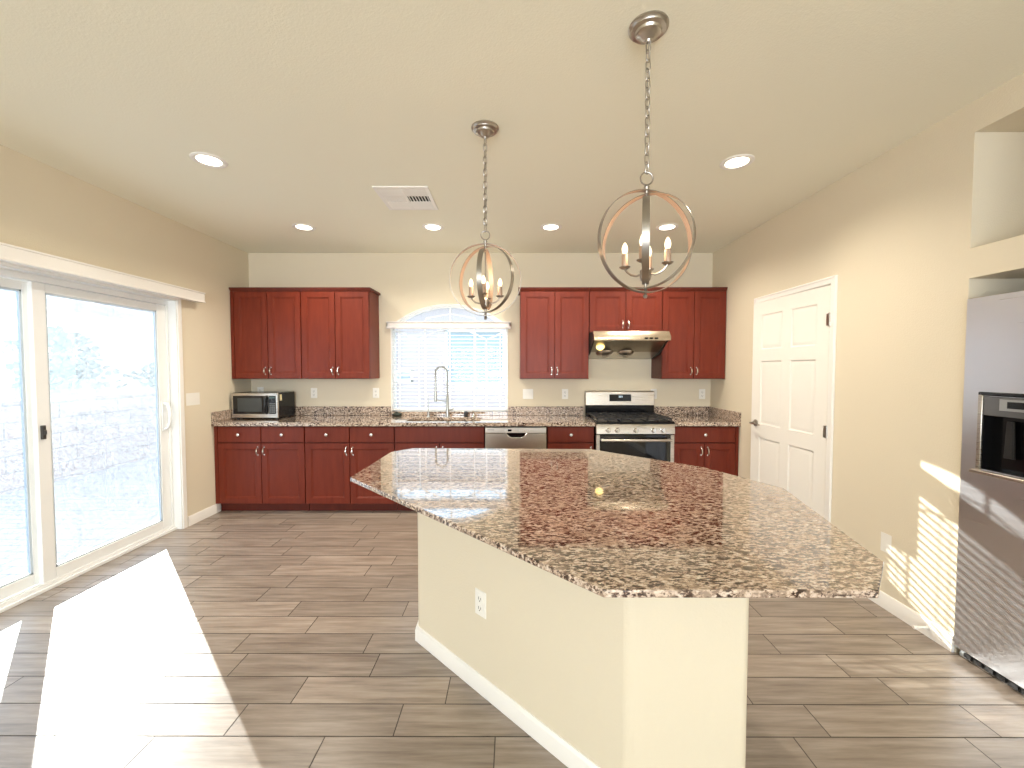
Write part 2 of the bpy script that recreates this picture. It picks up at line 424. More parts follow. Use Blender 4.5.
bar([(wc-.33, WZS), (wc-.28, WZS+.10), (wc, WZS+.15), (wc+.28, WZS+.10), (wc+.33, WZS)], .006)
obj('muntin_bars', b, M_vinyl, win)
b = new(); prism_ax(b, [(WX0+.01, WZ0+.01), (WX1-.01, WZ0+.01), (WX1-.01, WZS)] + [(p[0], p[1]) for p in arch_pts(.01)[::-1]] + [(WX0+.01, WZS)], D+.096, D+.099, 'y')
obj('pane', b, M_clear, win)
# white reveal lining of the arch
b = new(); o_, i_ = arch_pts(0), arch_pts(.012, hwid=hw)
for k in range(len(o_)-1): prism_ax(b, [o_[k], o_[k+1], i_[k+1], i_[k]], D-.004, FY0, 'y')
box(b, WX0, WX0+.012, D-.004, FY0, WZ0+.02, WZS); box(b, WX1-.012, WX1, D-.004, FY0, WZ0+.02, WZS)
struct('trim_2', b, M_trim)

# blind: slats, valance, rail, cords
bl = empty('window_blind', (wc, D+.035, WZ0+.02), label='white horizontal slat blind hanging in the arched window over the sink', cat='blind')
b = new(); z = .992
while z < 1.895:
    prof = [(-.024, -.0025), (-.012, .002), (0, .005), (.012, .0045), (.024, .0025)]
    x0, x1 = WX0+.016, WX1-.016
    for (ya, za), (yb, zb) in zip(prof[:-1], prof[1:]):
        vs = []
        for x in (x0, x1):
            vs.append([bm_ for bm_ in (b.verts.new((x, D+.036+ya, z+za)), b.verts.new((x, D+.036+yb, z+zb)), b.verts.new((x, D+.036+yb, z+zb-.0025)), b.verts.new((x, D+.036+ya, z+za-.0025)))])
        A, B = vs
        b.faces.new(A[::-1]); b.faces.new(B)
        for k in range(4): b.faces.new([A[k], A[(k+1) % 4], B[(k+1) % 4], B[k]])
    z += .0415
obj('slats', b, mat('blind_slat', (.86, .87, .88), .45), bl)
b = new(); box(b, WX0+.016, WX1-.016, D+.012, D+.06, .967, .983); obj('bottom_rail', b, M_vinyl, bl, .003)
for x in (WX0+.09, wc-.28, wc, wc+.28, WX1-.09):
    b = new()
    box(b, x-.0035, x+.0035, D+.009, D+.0105, .975, 1.91); box(b, x-.0035, x+.0035, D+.0615, D+.063, .975, 1.91)
    obj('ladder_cord', b, M_vinyl, bl)
b = new(); prism_ax(b, [(D-.048, 1.893), (D-.052, 1.90), (D-.052, 1.915), (D-.046, 1.92), (D-.046, 1.955), (D-.058, 1.962), (D-.058, 1.972), (D-.03, 1.972), (D-.03, 1.893)], WX0-.03, WX1+.03, 'x')
box(b, WX0-.03, WX0-.018, D-.046, D, 1.893, 1.970); box(b, WX1+.018, WX1+.03, D-.046, D, 1.893, 1.970)
box(b, WX0+.016, WX1-.016, D+.012, D+.06, 1.91, 1.95)
obj('valance', b, mat('blind_valance', (.80, .76, .73), .45), bl)

# ------------------------------------------------------------------ pantry door (door_2) and casing
def six_panel(parent, w, h, t):
    """local: x from hinge 0..w, y = thickness around 0, z 0..h"""
    b = new(); st, mid = .115, .10
    rails = [(0, .22), (.82, .94), (1.50, 1.60), (h-.115, h)]
    cx0, cx1 = w/2-mid/2, w/2+mid/2
    box(b, 0, w, -t/2+.007, t/2-.007, 0, h)
    for s in (-1, 1):
        ya, yb = (t/2-.007)*s, t/2*s
        for x0, x1 in ((0, st), (cx0, cx1), (w-st, w)): box(b, x0, x1, ya, yb, 0, h)
        for z0, z1 in rails:
            box(b, st, cx0, ya, yb, z0, z1); box(b, cx1, w-st, ya, yb, z0, z1)
        for (za, zb) in ((rails[0][1], rails[1][0]), (rails[1][1], rails[2][0]), (rails[2][1], rails[3][0])):
            for xa, xb in ((st, cx0), (cx1, w-st)):
                panel(b, xa, xb, za, zb, [(.001, .012), (.001, .0), (.010, .0065), (.014, .0065), (.036, .0012), (.040, .0012)], lambda a, c, d_, s=s: (a, s*(t/2-d_), c))
    return obj('door_slab', b, M_doorp, parent, 0, world=False)
ang = math.radians(3.2)
d2 = empty('door_2', (XR+.012, PY0+.012, .012), PI/2+ang); d2['kind'] = 'structure'
six_panel(d2, .845, 2.02, .035)
for z in (.25, .98, 1.78):
    b = new(); lathe(b, [(0, -.045), (.008, -.045), (.008, .045), (0, .045)], (-.006, .024, z), 10); box(b, -.004, .03, .0178, .0195, z-.042, z+.042); box(b, -.032, -.004, .0178, .0195, z-.042, z+.042)
    obj('hinge', b, M_gun, d2, world=False)
b = new(); Mk = Matrix.Translation((.845-.065, .0175, .955-.012)) @ Matrix.Rotation(-PI/2, 4, 'X')
lathe(b, [(0, 0), (.030, 0), (.030, .006), (.012, .010), (.010, .045), (.010, .055), (0, .057)], (0, 0, 0), 16, M=Mk)
tube(b, [(.78, .066, .943), (.74, .068, .945), (.69, .064, .941), (.67, .060, .938)], [.010, .009, .0075, .006], 8)
obj('door_lever', b, M_gun, d2, world=False)
# casing
b = new(); c = .048
for s0, s1, z0, z1 in ((PY0-.045, PY0+.003, 0, PZ+.045), (PY1-.003, PY1+.045, 0, PZ+.045), (PY0, PY1, PZ-.003, PZ+.045)):
    box(b, XR-.012, XR, s0, s1, z0, z1)
box(b, XR-.017, XR-.010, PY0-.045, PY0-.030, 0, PZ+.045); box(b, XR-.017, XR-.010, PY1+.030, PY1+.045, 0, PZ+.045); box(b, XR-.017, XR-.010, PY0-.03, PY1+.03, PZ+.030, PZ+.045)
box(b, XR, XR+T, PY0-.003, PY0+.006, 0, PZ); box(b, XR, XR+T, PY1-.006, PY1+.003, 0, PZ); box(b, XR, XR+T, PY0, PY1, PZ-.006, PZ+.003)
box(b, XR+.04, XR+.052, PY0+.006, PY0+.018, 0, PZ); box(b, XR+.04, XR+.052, PY1-.018, PY1-.006, 0, PZ); box(b, XR+.04, XR+.052, PY0, PY1, PZ-.018, PZ-.006)
struct('trim_3', b, M_trim, .002)

# ------------------------------------------------------------------ cabinets
def door_front(name, x0, x1, z0, z1, y, parent, label=None):
    """shaker style door, front face at y (room side), 20 mm thick"""
    rail = .056
    f = lambda a, c, d_: (a, y+d_, c)
    b = new(); panel(b, x0, x1, z0, z1, [(0, .02), (0, .0015), (.0015, 0), (rail, 0), (rail+.004, .005), (rail+.010, .0055), (rail+.014, .010), (rail+.02, .010)], f)
    return obj(name, b, M_wood, parent)
def slab_front(name, x0, x1, z0, z1, y, parent):
    b = new(); panel(b, x0, x1, z0, z1, [(0, .02), (0, .004), (.004, 0), (.010, 0)], lambda a, c, d_: (a, y+d_, c))
    return obj(name, b, M_wood, parent)
def pull(x, z, y, parent, h=.076):
    b = new(); s = h/2
    tube(b, [(x, y+.001, z-s), (x, y-.012, z-s*.92), (x, y-.024, z-s*.55), (x, y-.027, z), (x, y-.024, z+s*.55), (x, y-.012, z+s*.92), (x, y+.001, z+s)], [.0045, .004, .006, .0075, .006, .004, .0045], 8)
    for q in (-s, s): lathe(b, [(0, 0), (.008, 0), (.007, .003), (0, .004)], (0, 0, 0), 10, M=Matrix.Translation((x, y, z+q)) @ Matrix.Rotation(PI/2, 4, 'X'))
    return obj('handle', b, M_chrome, parent)
def knob(x, z, y, parent):
    b = new(); lathe(b, [(0, 0), (.008, 0), (.006, .010), (.008, .014), (.015, .018), (.016, .024), (.010, .029), (0, .030)], (0, 0, 0), 16, M=Matrix.Translation((x, y, z)) @ Matrix.Rotation(PI/2, 4, 'X'))
    return obj('knob', b, M_chrome, parent)
g = .003
def base_cab(x0, x1, label, drawers, doors, false_front=False, knobs=True, YF=4.046, lfill=0, rfill=0):
    xc = (x0+x1)/2
    t = empty('base_cabinet', (xc, 4.35, 0), label=label, cat='cabinet', group='cherry base cabinets along the back wall')
    b = new()
    for q in ((x0, x0+.018, YF+.02, D-.003, .09, .876), (x1-.018, x1, YF+.02, D-.003, .09, .876), (x0+.018, x1-.018, YF+.02, D-.003, .09, .108), (x0+.018, x1-.018, D-.021, D-.003, .108, .876),
              (x0+.018, x1-.018, YF+.02, YF+.038, .70, .72), (x0+.018, x1-.018, YF+.02, YF+.038, .85, .876), (x0+.002, x1-.002, YF+.075, YF+.09, 0, .09)): box(b, *q)
    obj('carcass', b, M_woodk, t)
    a0, a1 = x0+lfill, x1-rfill; n = drawers; wd = (a1-a0)/n
    if lfill: obj('filler_strip', box(new(), x0, x0+lfill-g, YF+.004, YF+.02, .094, .87), M_wood, t)
    if rfill: obj('filler_strip', box(new(), x1-rfill+g, x1, YF+.004, YF+.02, .094, .87), M_wood, t)
    for i in range(n):
        d = slab_front('drawer' if not false_front else 'false_drawer_front', a0+i*wd+g, a0+(i+1)*wd-g, .713, .866, YF, t)
        if knobs and not false_front: knob(a0+(i+.5)*wd, .79, YF, d)
    wd = (a1-a0)/doors
    for i in range(doors):
        d = door_front('cabinet_door', a0+i*wd+g, a0+(i+1)*wd-g, .097, .703, YF, t)
        if doors == 1: hx = a1-.035
        else: hx = a0+(i+1)*wd-.032 if i % 2 == 0 else a0+i*wd+.032
        pull(hx, .625, YF, d)
    return t
base_cab(XL+.004, -2.071, 'cherry base cabinet at the left wall, below the microwave', 2, 2, lfill=.035)
base_cab(-2.068, -1.177, 'cherry base cabinet with two drawers, just left of the sink cabinet', 2, 2)
base_cab(-1.174, -.283, 'cherry sink cabinet with one wide knobless front below the faucet', 1, 2, false_front=True)
base_cab(.345, .808, 'narrow cherry cabinet between dishwasher and stove', 1, 1)
base_cab(1.590, XR-.004, 'cherry base cabinet right of the stove, in the right corner', 1, 2, rfill=.03)

YU = 4.326
def upper_cab(x0, x1, z0, label, left_end=False, right_end=False, lfill=0):
    z1 = 2.266
    t = empty('wall_cabinet', ((x0+x1)/2, 4.49, z0), label=label, cat='cabinet', group='cherry wall cabinets')
    obj('carcass', box(new(), x0, x1, YU+.02, D-.003, z0, z1), M_woodk if not (left_end or right_end) else M_wood, t)
    # crown strip along the front, returning round the open ends
    pr_ = [(YU+.022, z1-.012), (YU+.006, z1-.012), (YU+.002, z1-.004), (YU-.012, z1+.014), (YU-.014, z1+.028), (YU+.022, z1+.028)]
    b = prism_ax(new(), pr_, x0-(.02 if left_end else 0), x1+(.02 if right_end else 0), 'x')
    if left_end: box(b, x0-.02, x0+.01, YU+.02, D-.003, z1+.004, z1+.028)
    if right_end: box(b, x1-.01, x1+.02, YU+.02, D-.003, z1+.004, z1+.028)
    box(b, x0, x1, YU+.02, D-.003, z1, z1+.02)
    obj('crown', b, M_woodk, t)
    if lfill: obj('filler_strip', box(new(), x0, x0+lfill-g, YU+.002, YU+.02, z0+.008, z1-.014), M_wood, t)
    xc = (x0+lfill+x1)/2
    for i, (a, c_) in enumerate(((x0+lfill, xc), (xc, x1))):
        d = door_front('cabinet_door', a+g, c_-g, z0+.008, z1-.014, YU, t)
        pull(xc-.030 if i == 0 else xc+.030, z0+.085, YU, d, .07)
    obj('bottom_rail', box(new(), x0, x1, YU+.004, YU+.02, z0, z0+.007), M_woodk, t)
    return t
upper_cab(XL+.006, -2.231, 1.336, 'cherry two door wall cabinet in the left corner above the microwave', lfill=.035)
upper_cab(-2.228, -1.512, 1.336, 'cherry two door wall cabinet nearest the left side of the window', right_end=True)
upper_cab(.078, .801, 1.336, 'cherry two door wall cabinet right beside the window, left of the range hood', left_end=True)
upper_cab(.804, 1.566, 1.826, 'short cherry wall cabinet directly above the range hood')
upper_cab(1.569, XR-.006, 1.336, 'cherry two door wall cabinet in the right corner, right of the range hood')

# ------------------------------------------------------------------ countertops
def gbev(o, w_=.004):
    return o
ct = empty('countertop', (-1.08, 4.33, .878), label='speckled granite countertop from the left wall past the sink to the stove', cat='countertop')
SX0, SX1, SY0, SY1 = -1.085, -.335, 4.10, 4.455
b = new()
cz0, cz1 = .878, .914
box(b, XL+.002, SX0, 4.018, D-.002, cz0, cz1); box(b, SX1, .812, 4.018, D-.002, cz0, cz1); box(b, SX0, SX1, 4.018, SY0, cz0, cz1); box(b, SX0, SX1, SY1, D-.002, cz0, cz1)
obj('worktop', b, M_gran, ct)
def splash(x0, x1, y0, y1, label):
    tag(obj('backsplash', box(new(), x0, x1, y0, y1, cz1+.0003, 1.016), M_gran2, None, .003, loc=((x0+x1)/2, (y0+y1)/2, cz1)), label, 'backsplash')
splash(XL+.023, WX0-.002, D-.024, D-.002, 'low granite backsplash strip on the back wall left of the window')
splash(WX1+.002, .80, D-.024, D-.002, 'low granite backsplash strip between the window and the stove')
splash(XL+.002, XL+.022, 4.018, D-.002, 'short granite backsplash strip on the left wall beside the microwave')
splash(1.584, XR-.023, D-.024, D-.002, 'low granite backsplash strip on the back wall right of the stove')
splash(XR-.022, XR-.002, 4.018, D-.002, 'short granite backsplash strip on the right wall over the corner counter')
o = obj('trim_4', box(new(), WX0+.003, WX1-.003, D-.02, D+.07, cz1+.0003, .958), M_gran, None, .003); o['kind'] = 'structure'
c2 = empty('countertop', (1.91, 4.33, .878), label='small speckled granite countertop right of the stove in the corner', cat='countertop')
b = new(); box(b, 1.584, XR-.002, 4.018, D-.002, cz0, cz1); obj('worktop', b, M_gran, c2, .004)

# ------------------------------------------------------------------ sink, faucet and small things on the rim
sk = empty('kitchen_sink', ((SX0+SX1)/2, 4.28, .70), label='stainless double bowl undermount sink under the window', cat='sink')
def bowl(x0, x1, y0, y1, zb):
    b = new(); r = .0
    def ring(ins, z): return [b.verts.new(p) for p in ((x0+ins+.03, y0+ins, z), (x1-ins-.03, y0+ins, z), (x1-ins, y0+ins+.03, z), (x1-ins, y1-ins-.03, z), (x1-ins-.03, y1-ins, z), (x0+ins+.03, y1-ins, z), (x0+ins, y1-ins-.03, z), (x0+ins, y0+ins+.03, z))]
    Rr = [ring(-.003, .872), ring(0, .872), ring(.006, zb+.03), ring(.03, zb), ]
    for A, B in zip(Rr[:-1], Rr[1:]):
        for k in range(8): b.faces.new([A[k], A[(k+1) % 8], B[(k+1) % 8], B[k]])
    b.faces.new(Rr[-1])
    o = obj('bowl', b, M_steel, sk)
    s = o.modifiers.new('sol', 'SOLIDIFY'); s.thickness = .002; s.offset = 1
    d = new(); lathe(d, [(0, .004), (.03, .004), (.042, .001), (.042, 0), (0, 0)], ((x0+x1)/2, (y0+y1)/2, zb+.001), 16); obj('drain', d, M_chrome, o)
bowl(SX0+.004, -.70, SY0+.004, SY1-.004, .70); bowl(-.675, SX1-.004, SY0+.004, SY1-.004, .72)
obj('divider', box(new(), -.701, -.674, SY0+.002, SY1-.002, .80, .870), M_steel, sk, .003)

fx, fy = -.722, 4.515
fa = empty('kitchen_faucet', (fx, fy, .914), label='tall chrome spring faucet with pull-down spray head behind the sink', cat='faucet')
b = new(); lathe(b, [(0, 0), (.028, 0), (.028, .006), (.020, .012), (.018, .03), (.018, .225), (.013, .235), (0, .236)], (fx, fy, .914), 16); obj('body', b, M_faucet, fa)
hpts = []
for i in range(25):
    a = PI*i/24; hpts.append((fx-.062+.062*math.cos(a), fy-.002-.03*i/24, 1.40+.065*math.sin(a)))
hp = [(fx, fy, 1.14), (fx, fy, 1.25), (fx, fy, 1.34)] + hpts + [(fx-.124, fy-.033, 1.30)]
b = new(); tube(b, hp, .0075, 8)
# spring coil round the hose
def coil(bm, path, rad, wire, turns):
    P = [Vector(p) for p in path]; L_ = [0]
    for a, c_ in zip(P[:-1], P[1:]): L_.append(L_[-1]+(c_-a).length)
    out = []; n = turns*8
    for i in range(n+1):
        s = L_[-1]*i/n; k = max(j for j in range(len(L_)) if L_[j] <= s+1e-9); k = min(k, len(P)-2)
        t = (s-L_[k])/(L_[k+1]-L_[k]); p = P[k].lerp(P[k+1], t); d = (P[k+1]-P[k]).normalized()
        u = Vector((0, 1, 0)); u = (u-d*u.dot(d)).normalized(); v_ = d.cross(u); a = 2*PI*i/8
        out.append(p+(u*math.cos(a)+v_*math.sin(a))*rad)
    tube(bm, out, wire, 5)
coil(b, hp, .0105, .0022, 64)
obj('spring_hose', b, M_faucet, fa)
b = new(); lathe(b, [(0, .215), (.010, .215), (.012, .13), (.016, .10), (.017, .02), (.020, 0), (0, 0)], (fx-.124, fy-.034, 1.085), 14); obj('spray_head', b, M_faucet, fa)
b = new(); tube(b, [(fx, fy, 1.085), (fx-.04, fy-.01, 1.09), (fx-.10, fy-.028, 1.10)], .0055, 8)
tube(b, [(fx-.124+.024*math.cos(a), fy-.034+.024*math.sin(a), 1.105) for a in [2*PI*i/16 for i in range(16)]], .004, 6, closed=True); obj('docking_arm', b, M_faucet, fa)
b = new(); tube(b, [(fx+.015, fy, .985), (fx+.045, fy-.005, .99), (fx+.075, fy-.01, 1.01)], [.008, .006, .005], 8); obj('lever', b, M_faucet, fa)

b = new(); lathe(b, [(0, 0), (.019, 0), (.019, .004), (.012, .010), (.010, .06), (0, .062)], (-.934, 4.52, .914), 14)
tube(b, [(-.934, 4.52, .965), (-.934, 4.52, 1.06), (-.934, 4.515, 1.13), (-.933, 4.50, 1.155), (-.932, 4.47, 1.160), (-.931, 4.445, 1.145)], .0042, 8)
tag(obj('water_tap', b, M_faucet, None, loc=(-.934, 4.52, .914)), 'slender chrome filtered water tap left of the tall faucet', 'faucet')
b = new(); lathe(b, [(0, 0), (.018, 0), (.022, .008), (.022, .045), (.016, .058), (0, .062)], (-.519, 4.52, .914), 14)
tag(obj('sink_stopper', b, M_blackm, None, loc=(-.519, 4.52, .914)), 'short black rounded cap standing on the sink rim right of the faucet', 'cap')
b = new(); lathe(b, [(0, 0), (.020, 0), (.018, .006), (.015, .010), (.015, .055), (.017, .058), (.014, .066), (0, .068)], (-.436, 4.52, .914), 14)
tag(obj('air_gap', b, M_chrome, None, loc=(-.436, 4.52, .914)), 'short chrome cylinder on the sink rim, rightmost beside the black cap', 'sink fitting')
b = new(); lathe(b, [(0, 0), (.03, 0), (.042, .010), (.045, .022), (.034, .034), (.012, .040), (0, .041)], (-1.30, 4.58, .914), 12)
for v in b.verts: v.co.x = -1.30+(v.co.x+1.30)*1.25; v.co.z += .006*math.sin(v.co.x*90)*(1 if v.co.z > .92 else 0)
tag(obj('sponge', b, mat('dark_sponge', (.02, .028, .02), .8), None, loc=(-1.30, 4.58, .914)), 'small dark sponge at the left end of the window ledge', 'sponge')

# ------------------------------------------------------------------ dishwasher
dw = empty('dishwasher', (.028, 4.33, 0), label='stainless steel dishwasher between the sink cabinet and the narrow cabinet', cat='dishwasher')
dx0, dx1, dy = -.272, .330, 4.03
obj('tub', box(new(), dx0, dx1, dy+.03, D-.02, .09, .872), M_blackm, dw)
obj('toe_panel', box(new(), dx0, dx1, dy+.08, dy+.10, 0, .09), M_blackm, dw)
b = new(); px0, px1 = -.055, .125
prism_ax(b, [(dx0, .10), (dx1, .10), (dx1, .805), (px1+.012, .805), (px1-.02, .772), (px1-.045, .762), (px0+.045, .762), (px0+.02, .772), (px0-.012, .805), (dx0, .805)], dy, dy+.03, 'y')
obj('door_panel', b, M_dw, dw, .003)
b = new(); prism_ax(b, [(dx0, .809), (dx1, .809), (dx1, .862), (dx0, .862)], dy-.004, dy+.03, 'y'); cp = obj('control_strip', b, steel('dw_strip', (.66, .62, .54), .32), dw, .003)
b = new(); box(b, px0-.005, px1+.005, dy+.012, dy+.03, .755, .809); obj('pocket_handle', b, M_black, dw)
b = new(); tube(b, [(px0-.014, dy-.001, .806), (px0+.018, dy-.003, .772), (px0+.045, dy-.004, .760), (px1-.045, dy-.004, .760), (px1-.018, dy-.003, .772), (px1+.014, dy-.001, .806)], .0035, 6); obj('handle_lip', b, M_chrome, dw)
b = new()
for x in (-.075, .065, .085, .105, .125, .145, .165): b = new(); lathe(b, [(0, 0), (.005, 0), (.004, .002), (0, .003)], (0, 0, 0), 8, M=Matrix.Translation((x, dy-.004, .835)) @ Matrix.Rotation(PI/2, 4, 'X')); obj('button', b, M_plate, cp)
obj('display', box(new(), -.05, -.012, dy-.006, dy-.003, .826, .846), M_black, cp); obj('badge', box(new(), -.25, -.185, dy-.006, dy-.003, .836, .848), M_gun, cp)

# ------------------------------------------------------------------ gas range
rg = empty('gas_range', (1.197, 4.33, 0), label='stainless and black gas range with five knobs under the hood', cat='stove')
rx0, rx1 = .816, 1.578
obj('body', box(new(), rx0, rx1, 4.03, D-.03, .03, .905), M_black, rg)
for x in (rx0+.05, rx1-.05):
    for y in (4.08, 4.55): obj('foot', lathe(new(), [(0, 0), (.018, 0), (.018, .032), (0, .032)], (x, y, 0), 10), M_blackm, rg)
b = new(); prism_ax(b, [(3.985, .905), (3.985, .917), (4.0, .925), (4.58, .925), (4.58, .905)], rx0-.002, rx1+.002, 'x'); cook = obj('cooktop', b, M_black, rg)
# burners and cast grates
for x, y, r in ((.99, 4.13, .045), (.99, 4.43, .04), (1.197, 4.28, .05), (1.405, 4.13, .055), (1.405, 4.43, .04)):
    b = new(); lathe(b, [(0, 0), (r+.02, 0), (r+.015, .006), (r, .008), (r, .016), (r*.8, .02), (0, .021)], (x, y, .925), 18); obj('burner', b, M_blackm, cook)
for x0, x1 in ((.835, 1.065), (1.075, 1.32), (1.33, 1.56)):
    b = new(); zt = .957; r = .006
    for (ax, ay, bx, by) in ((x0, 4.03, x1, 4.03), (x0, 4.55, x1, 4.55), (x0, 4.03, x0, 4.55), (x1, 4.03, x1, 4.55), (x0, 4.29, x1, 4.29), ((x0+x1)/2, 4.03, (x0+x1)/2, 4.55), (x0, 4.16, x1, 4.16), (x0, 4.42, x1, 4.42)):
        box(b, min(ax, bx)-r, max(ax, bx)+r, min(ay, by)-r, max(ay, by)+r, zt-.012, zt)
    for x in (x0, x1):
        for y in (4.03, 4.29, 4.55): box(b, x-r, x+r, y-r, y+r, .925, zt-.01)
    obj('grate', b, M_blackm, cook)
# backguard
b = new(); prism_ax(b, [(4.575, .92), (4.575, 1.035), (D-.01, 1.035), (D-.01, .92)], rx0, rx1, 'x'); obj('riser', b, M_black, rg)
b = new(); prism_ax(b, [(4.56, 1.036), (4.575, 1.185), (4.59, 1.195), (D-.01, 1.195), (D-.01, 1.036)], rx0-.002, rx1+.002, 'x'); bgd = obj('backguard', b, M_steel, rg, .004)
def bgp(z): return 4.56+(z-1.036)*.1
b = new(); prism_ax(b, [(bgp(1.082)-.004, 1.082), (bgp(1.158)-.004, 1.158), (bgp(1.158)+.01, 1.158), (bgp(1.082)+.01, 1.082)], 1.077, 1.32, 'x'); dsp = obj('display', b, M_black, bgd)
b = new()
for k, x in enumerate((1.183, 1.196, 1.212)):
    z = 1.133; y = bgp(z)-.0055
    box(b, x, x+.002, y, y+.001, z-.009, z+.009); box(b, x+.007, x+.009, y, y+.001, z-.009, z+.009); box(b, x, x+.009, y, y+.001, z-.001, z+.001); box(b, x, x+.009, y, y+.001, z+.007, z+.009); box(b, x, x+.009, y, y+.001, z-.009, z-.007)
obj('digits', b, M_digit, dsp)
# control panel with knobs
b = new(); prism_ax(b, [(3.975, .808), (3.982, .884), (3.99, .902), (4.04, .902), (4.04, .808)], rx0-.002, rx1+.002, 'x'); cpn = obj('control_panel', b, M_steel, rg, .002)
for x in (.930, 1.018, 1.197, 1.372, 1.462):
    b = new(); Mk = Matrix.Translation((x, 3.979, .846)) @ Matrix.Rotation(PI/2, 4, 'X')
    lathe(b, [(0, 0), (.027, 0), (.027, .004), (.022, .006), (.020, .028), (.017, .032), (0, .033)], (0, 0, 0), 18, M=Mk); box(b, x-.004, x+.004, 3.944, 3.95, .828, .866)
    obj('knob', b, M_chrome, cpn)
# oven door
b = new()
for x0, x1, z0, z1 in ((rx0, rx0+.035, .20, .795), (rx1-.035, rx1, .20, .795), (rx0, rx1, .20, .26)): box(b, x0, x1, 3.988, 4.03, z0, z1)
od = obj('oven_door', b, M_steel, rg, .002)
obj('oven_glass', box(new(), rx0+.035, rx1-.035, 3.99, 4.02, .26, .795), M_glassblk, od)
b = new(); tube(b, [(rx0+.04, 3.935, .752), (1.197, 3.928, .752), (rx1-.04, 3.935, .752)], .013, 12)
for x in (rx0+.055, rx1-.055): box(b, x-.012, x+.012, 3.935, 3.992, .743, .761)
obj('oven_handle', b, M_steel, od)
b = new(); panel(b, rx0, rx1, .04, .19, [(0, .03), (0, .003), (.003, 0), (.01, 0)], lambda a, c_, d_: (a, 3.992+d_, c_)); obj('storage_drawer', b, M_steel, rg)

# ------------------------------------------------------------------ range hood
hd = empty('range_hood', (1.185, 4.38, 1.56), label='stainless under-cabinet range hood with a yellow lamp above the stove', cat='range hood')
hx0, hx1 = .808, 1.562
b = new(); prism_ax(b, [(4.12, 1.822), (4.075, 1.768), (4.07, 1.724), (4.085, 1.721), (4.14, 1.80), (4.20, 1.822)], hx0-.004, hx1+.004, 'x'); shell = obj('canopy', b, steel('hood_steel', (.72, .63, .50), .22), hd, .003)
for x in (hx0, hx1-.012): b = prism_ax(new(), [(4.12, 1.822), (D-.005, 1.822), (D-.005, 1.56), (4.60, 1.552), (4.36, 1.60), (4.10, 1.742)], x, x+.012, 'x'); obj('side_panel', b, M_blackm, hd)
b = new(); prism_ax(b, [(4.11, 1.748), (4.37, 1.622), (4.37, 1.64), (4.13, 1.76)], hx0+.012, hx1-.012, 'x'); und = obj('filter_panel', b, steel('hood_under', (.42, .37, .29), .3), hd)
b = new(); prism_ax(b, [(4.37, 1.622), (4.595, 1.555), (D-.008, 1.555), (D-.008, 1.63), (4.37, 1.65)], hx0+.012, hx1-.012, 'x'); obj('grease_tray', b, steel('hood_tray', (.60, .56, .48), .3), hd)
for cx in (.98, 1.20):
    Mk = Matrix.Translation((cx, 4.40, 1.612)) @ Matrix.Rotation(math.radians(-18), 4, 'X')
    b = new(); lathe(b, [(0, -.035), (.05, -.035), (.085, -.012), (.092, 0), (0, 0)], (0, 0, 0), 24, M=Mk)
    for rr in (.03, .05, .07): tube(b, [Mk @ Vector((rr*math.cos(a), rr*math.sin(a), -.037+(.0 if rr < .05 else .012*(rr-.04)/.02))) for a in [2*PI*i/20 for i in range(20)]], .002, 5, closed=True)
    obj('fan_grille', b, M_steel, hd)
b = new(); Mk = Matrix.Translation((.905, 4.26, 1.672)) @ Matrix.Rotation(math.radians(-26), 4, 'X')
lathe(b, [(0, -.03), (.028, -.028), (.04, -.014), (.042, 0), (0, 0)], (0, 0, 0), 20, M=Mk); obj('lamp', b, M_hoodlamp, hd)
b = new()
for x in (1.32, 1.37, 1.42): obj('switch', box(new(), x-.016, x+.016, 4.066, 4.074, 1.738, 1.753), M_black, shell)

# ------------------------------------------------------------------ microwave
M_btn = mat('grey_buttons', (.16, .17, .17), .5)
mw = empty('microwave', (-2.70, 4.45, .914), label='black and stainless microwave on the left end of the countertop', cat='microwave')
mx0, mx1, my0, my1, mz0, mz1 = -2.945, -2.455, 4.27, 4.60, .926, 1.192
obj('case', box(new(), mx0, mx1, my0+.02, my1, mz0, mz1), M_black, mw, .004)
for x in (mx0+.04, mx1-.04):
    for y in (my0+.05, my1-.04): obj('foot', lathe(new(), [(0, 0), (.012, 0), (.012, .0125), (0, .0125)], (x, y, .9145), 8), M_blackm, mw)
b = new(); panel(b, mx0+.004, mx1-.002, mz0+.004, mz1-.004, [(0, .022), (0, .003), (.003, 0), (.01, 0)], lambda a, c_, d_: (a, my0+d_, c_)); fr = obj('front_frame', b, M_steel, mw)
b = new(); box(b, mx0+.022, mx1-.100, my0-.005, my0+.001, mz0+.045, mz1-.030); dr_ = obj('door_window', b, M_glassblk, fr, .004)
obj('mesh_screen', box(new(), mx0+.07, mx1-.165, my0-.0065, my0-.004, mz0+.07, mz1-.055), mat('mesh_screen', (.045, .05, .05), .25), dr_)
b = new(); tube(b, [(mx1-.115, my0-.004, mz0+.05), (mx1-.118, my0-.028, mz0+.065), (mx1-.12, my0-.034, (mz0+mz1)/2), (mx1-.118, my0-.028, mz1-.05), (mx1-.115, my0-.004, mz1-.035)], .011, 10); obj('handle', b, M_black, fr)
b = new(); box(b, mx1-.093, mx1-.022, my0-.005, my0+.001, mz0+.045, mz1-.030); kp = obj('control_panel', b, M_black, fr, .003)
b = new()
for i in range(3):
    for j in range(5): obj('button', box(new(), mx1-.085+i*.020, mx1-.070+i*.020, my0-.0065, my0-.004, mz0+.058+j*.022, mz0+.072+j*.022), M_btn, kp)
obj('display', box(new(), mx1-.085, mx1-.03, my0-.0065, my0-.004, mz1-.058, mz1-.040), mat('display_grey', (.05, .09, .08), .2), kp)
obj('sticker', box(new(), mx1-.0005, mx1+.0008, my0+.035, my0+.075, mz1-.085, mz1-.02), mat('cream_sticker', (.7, .62, .38), .5), mw)

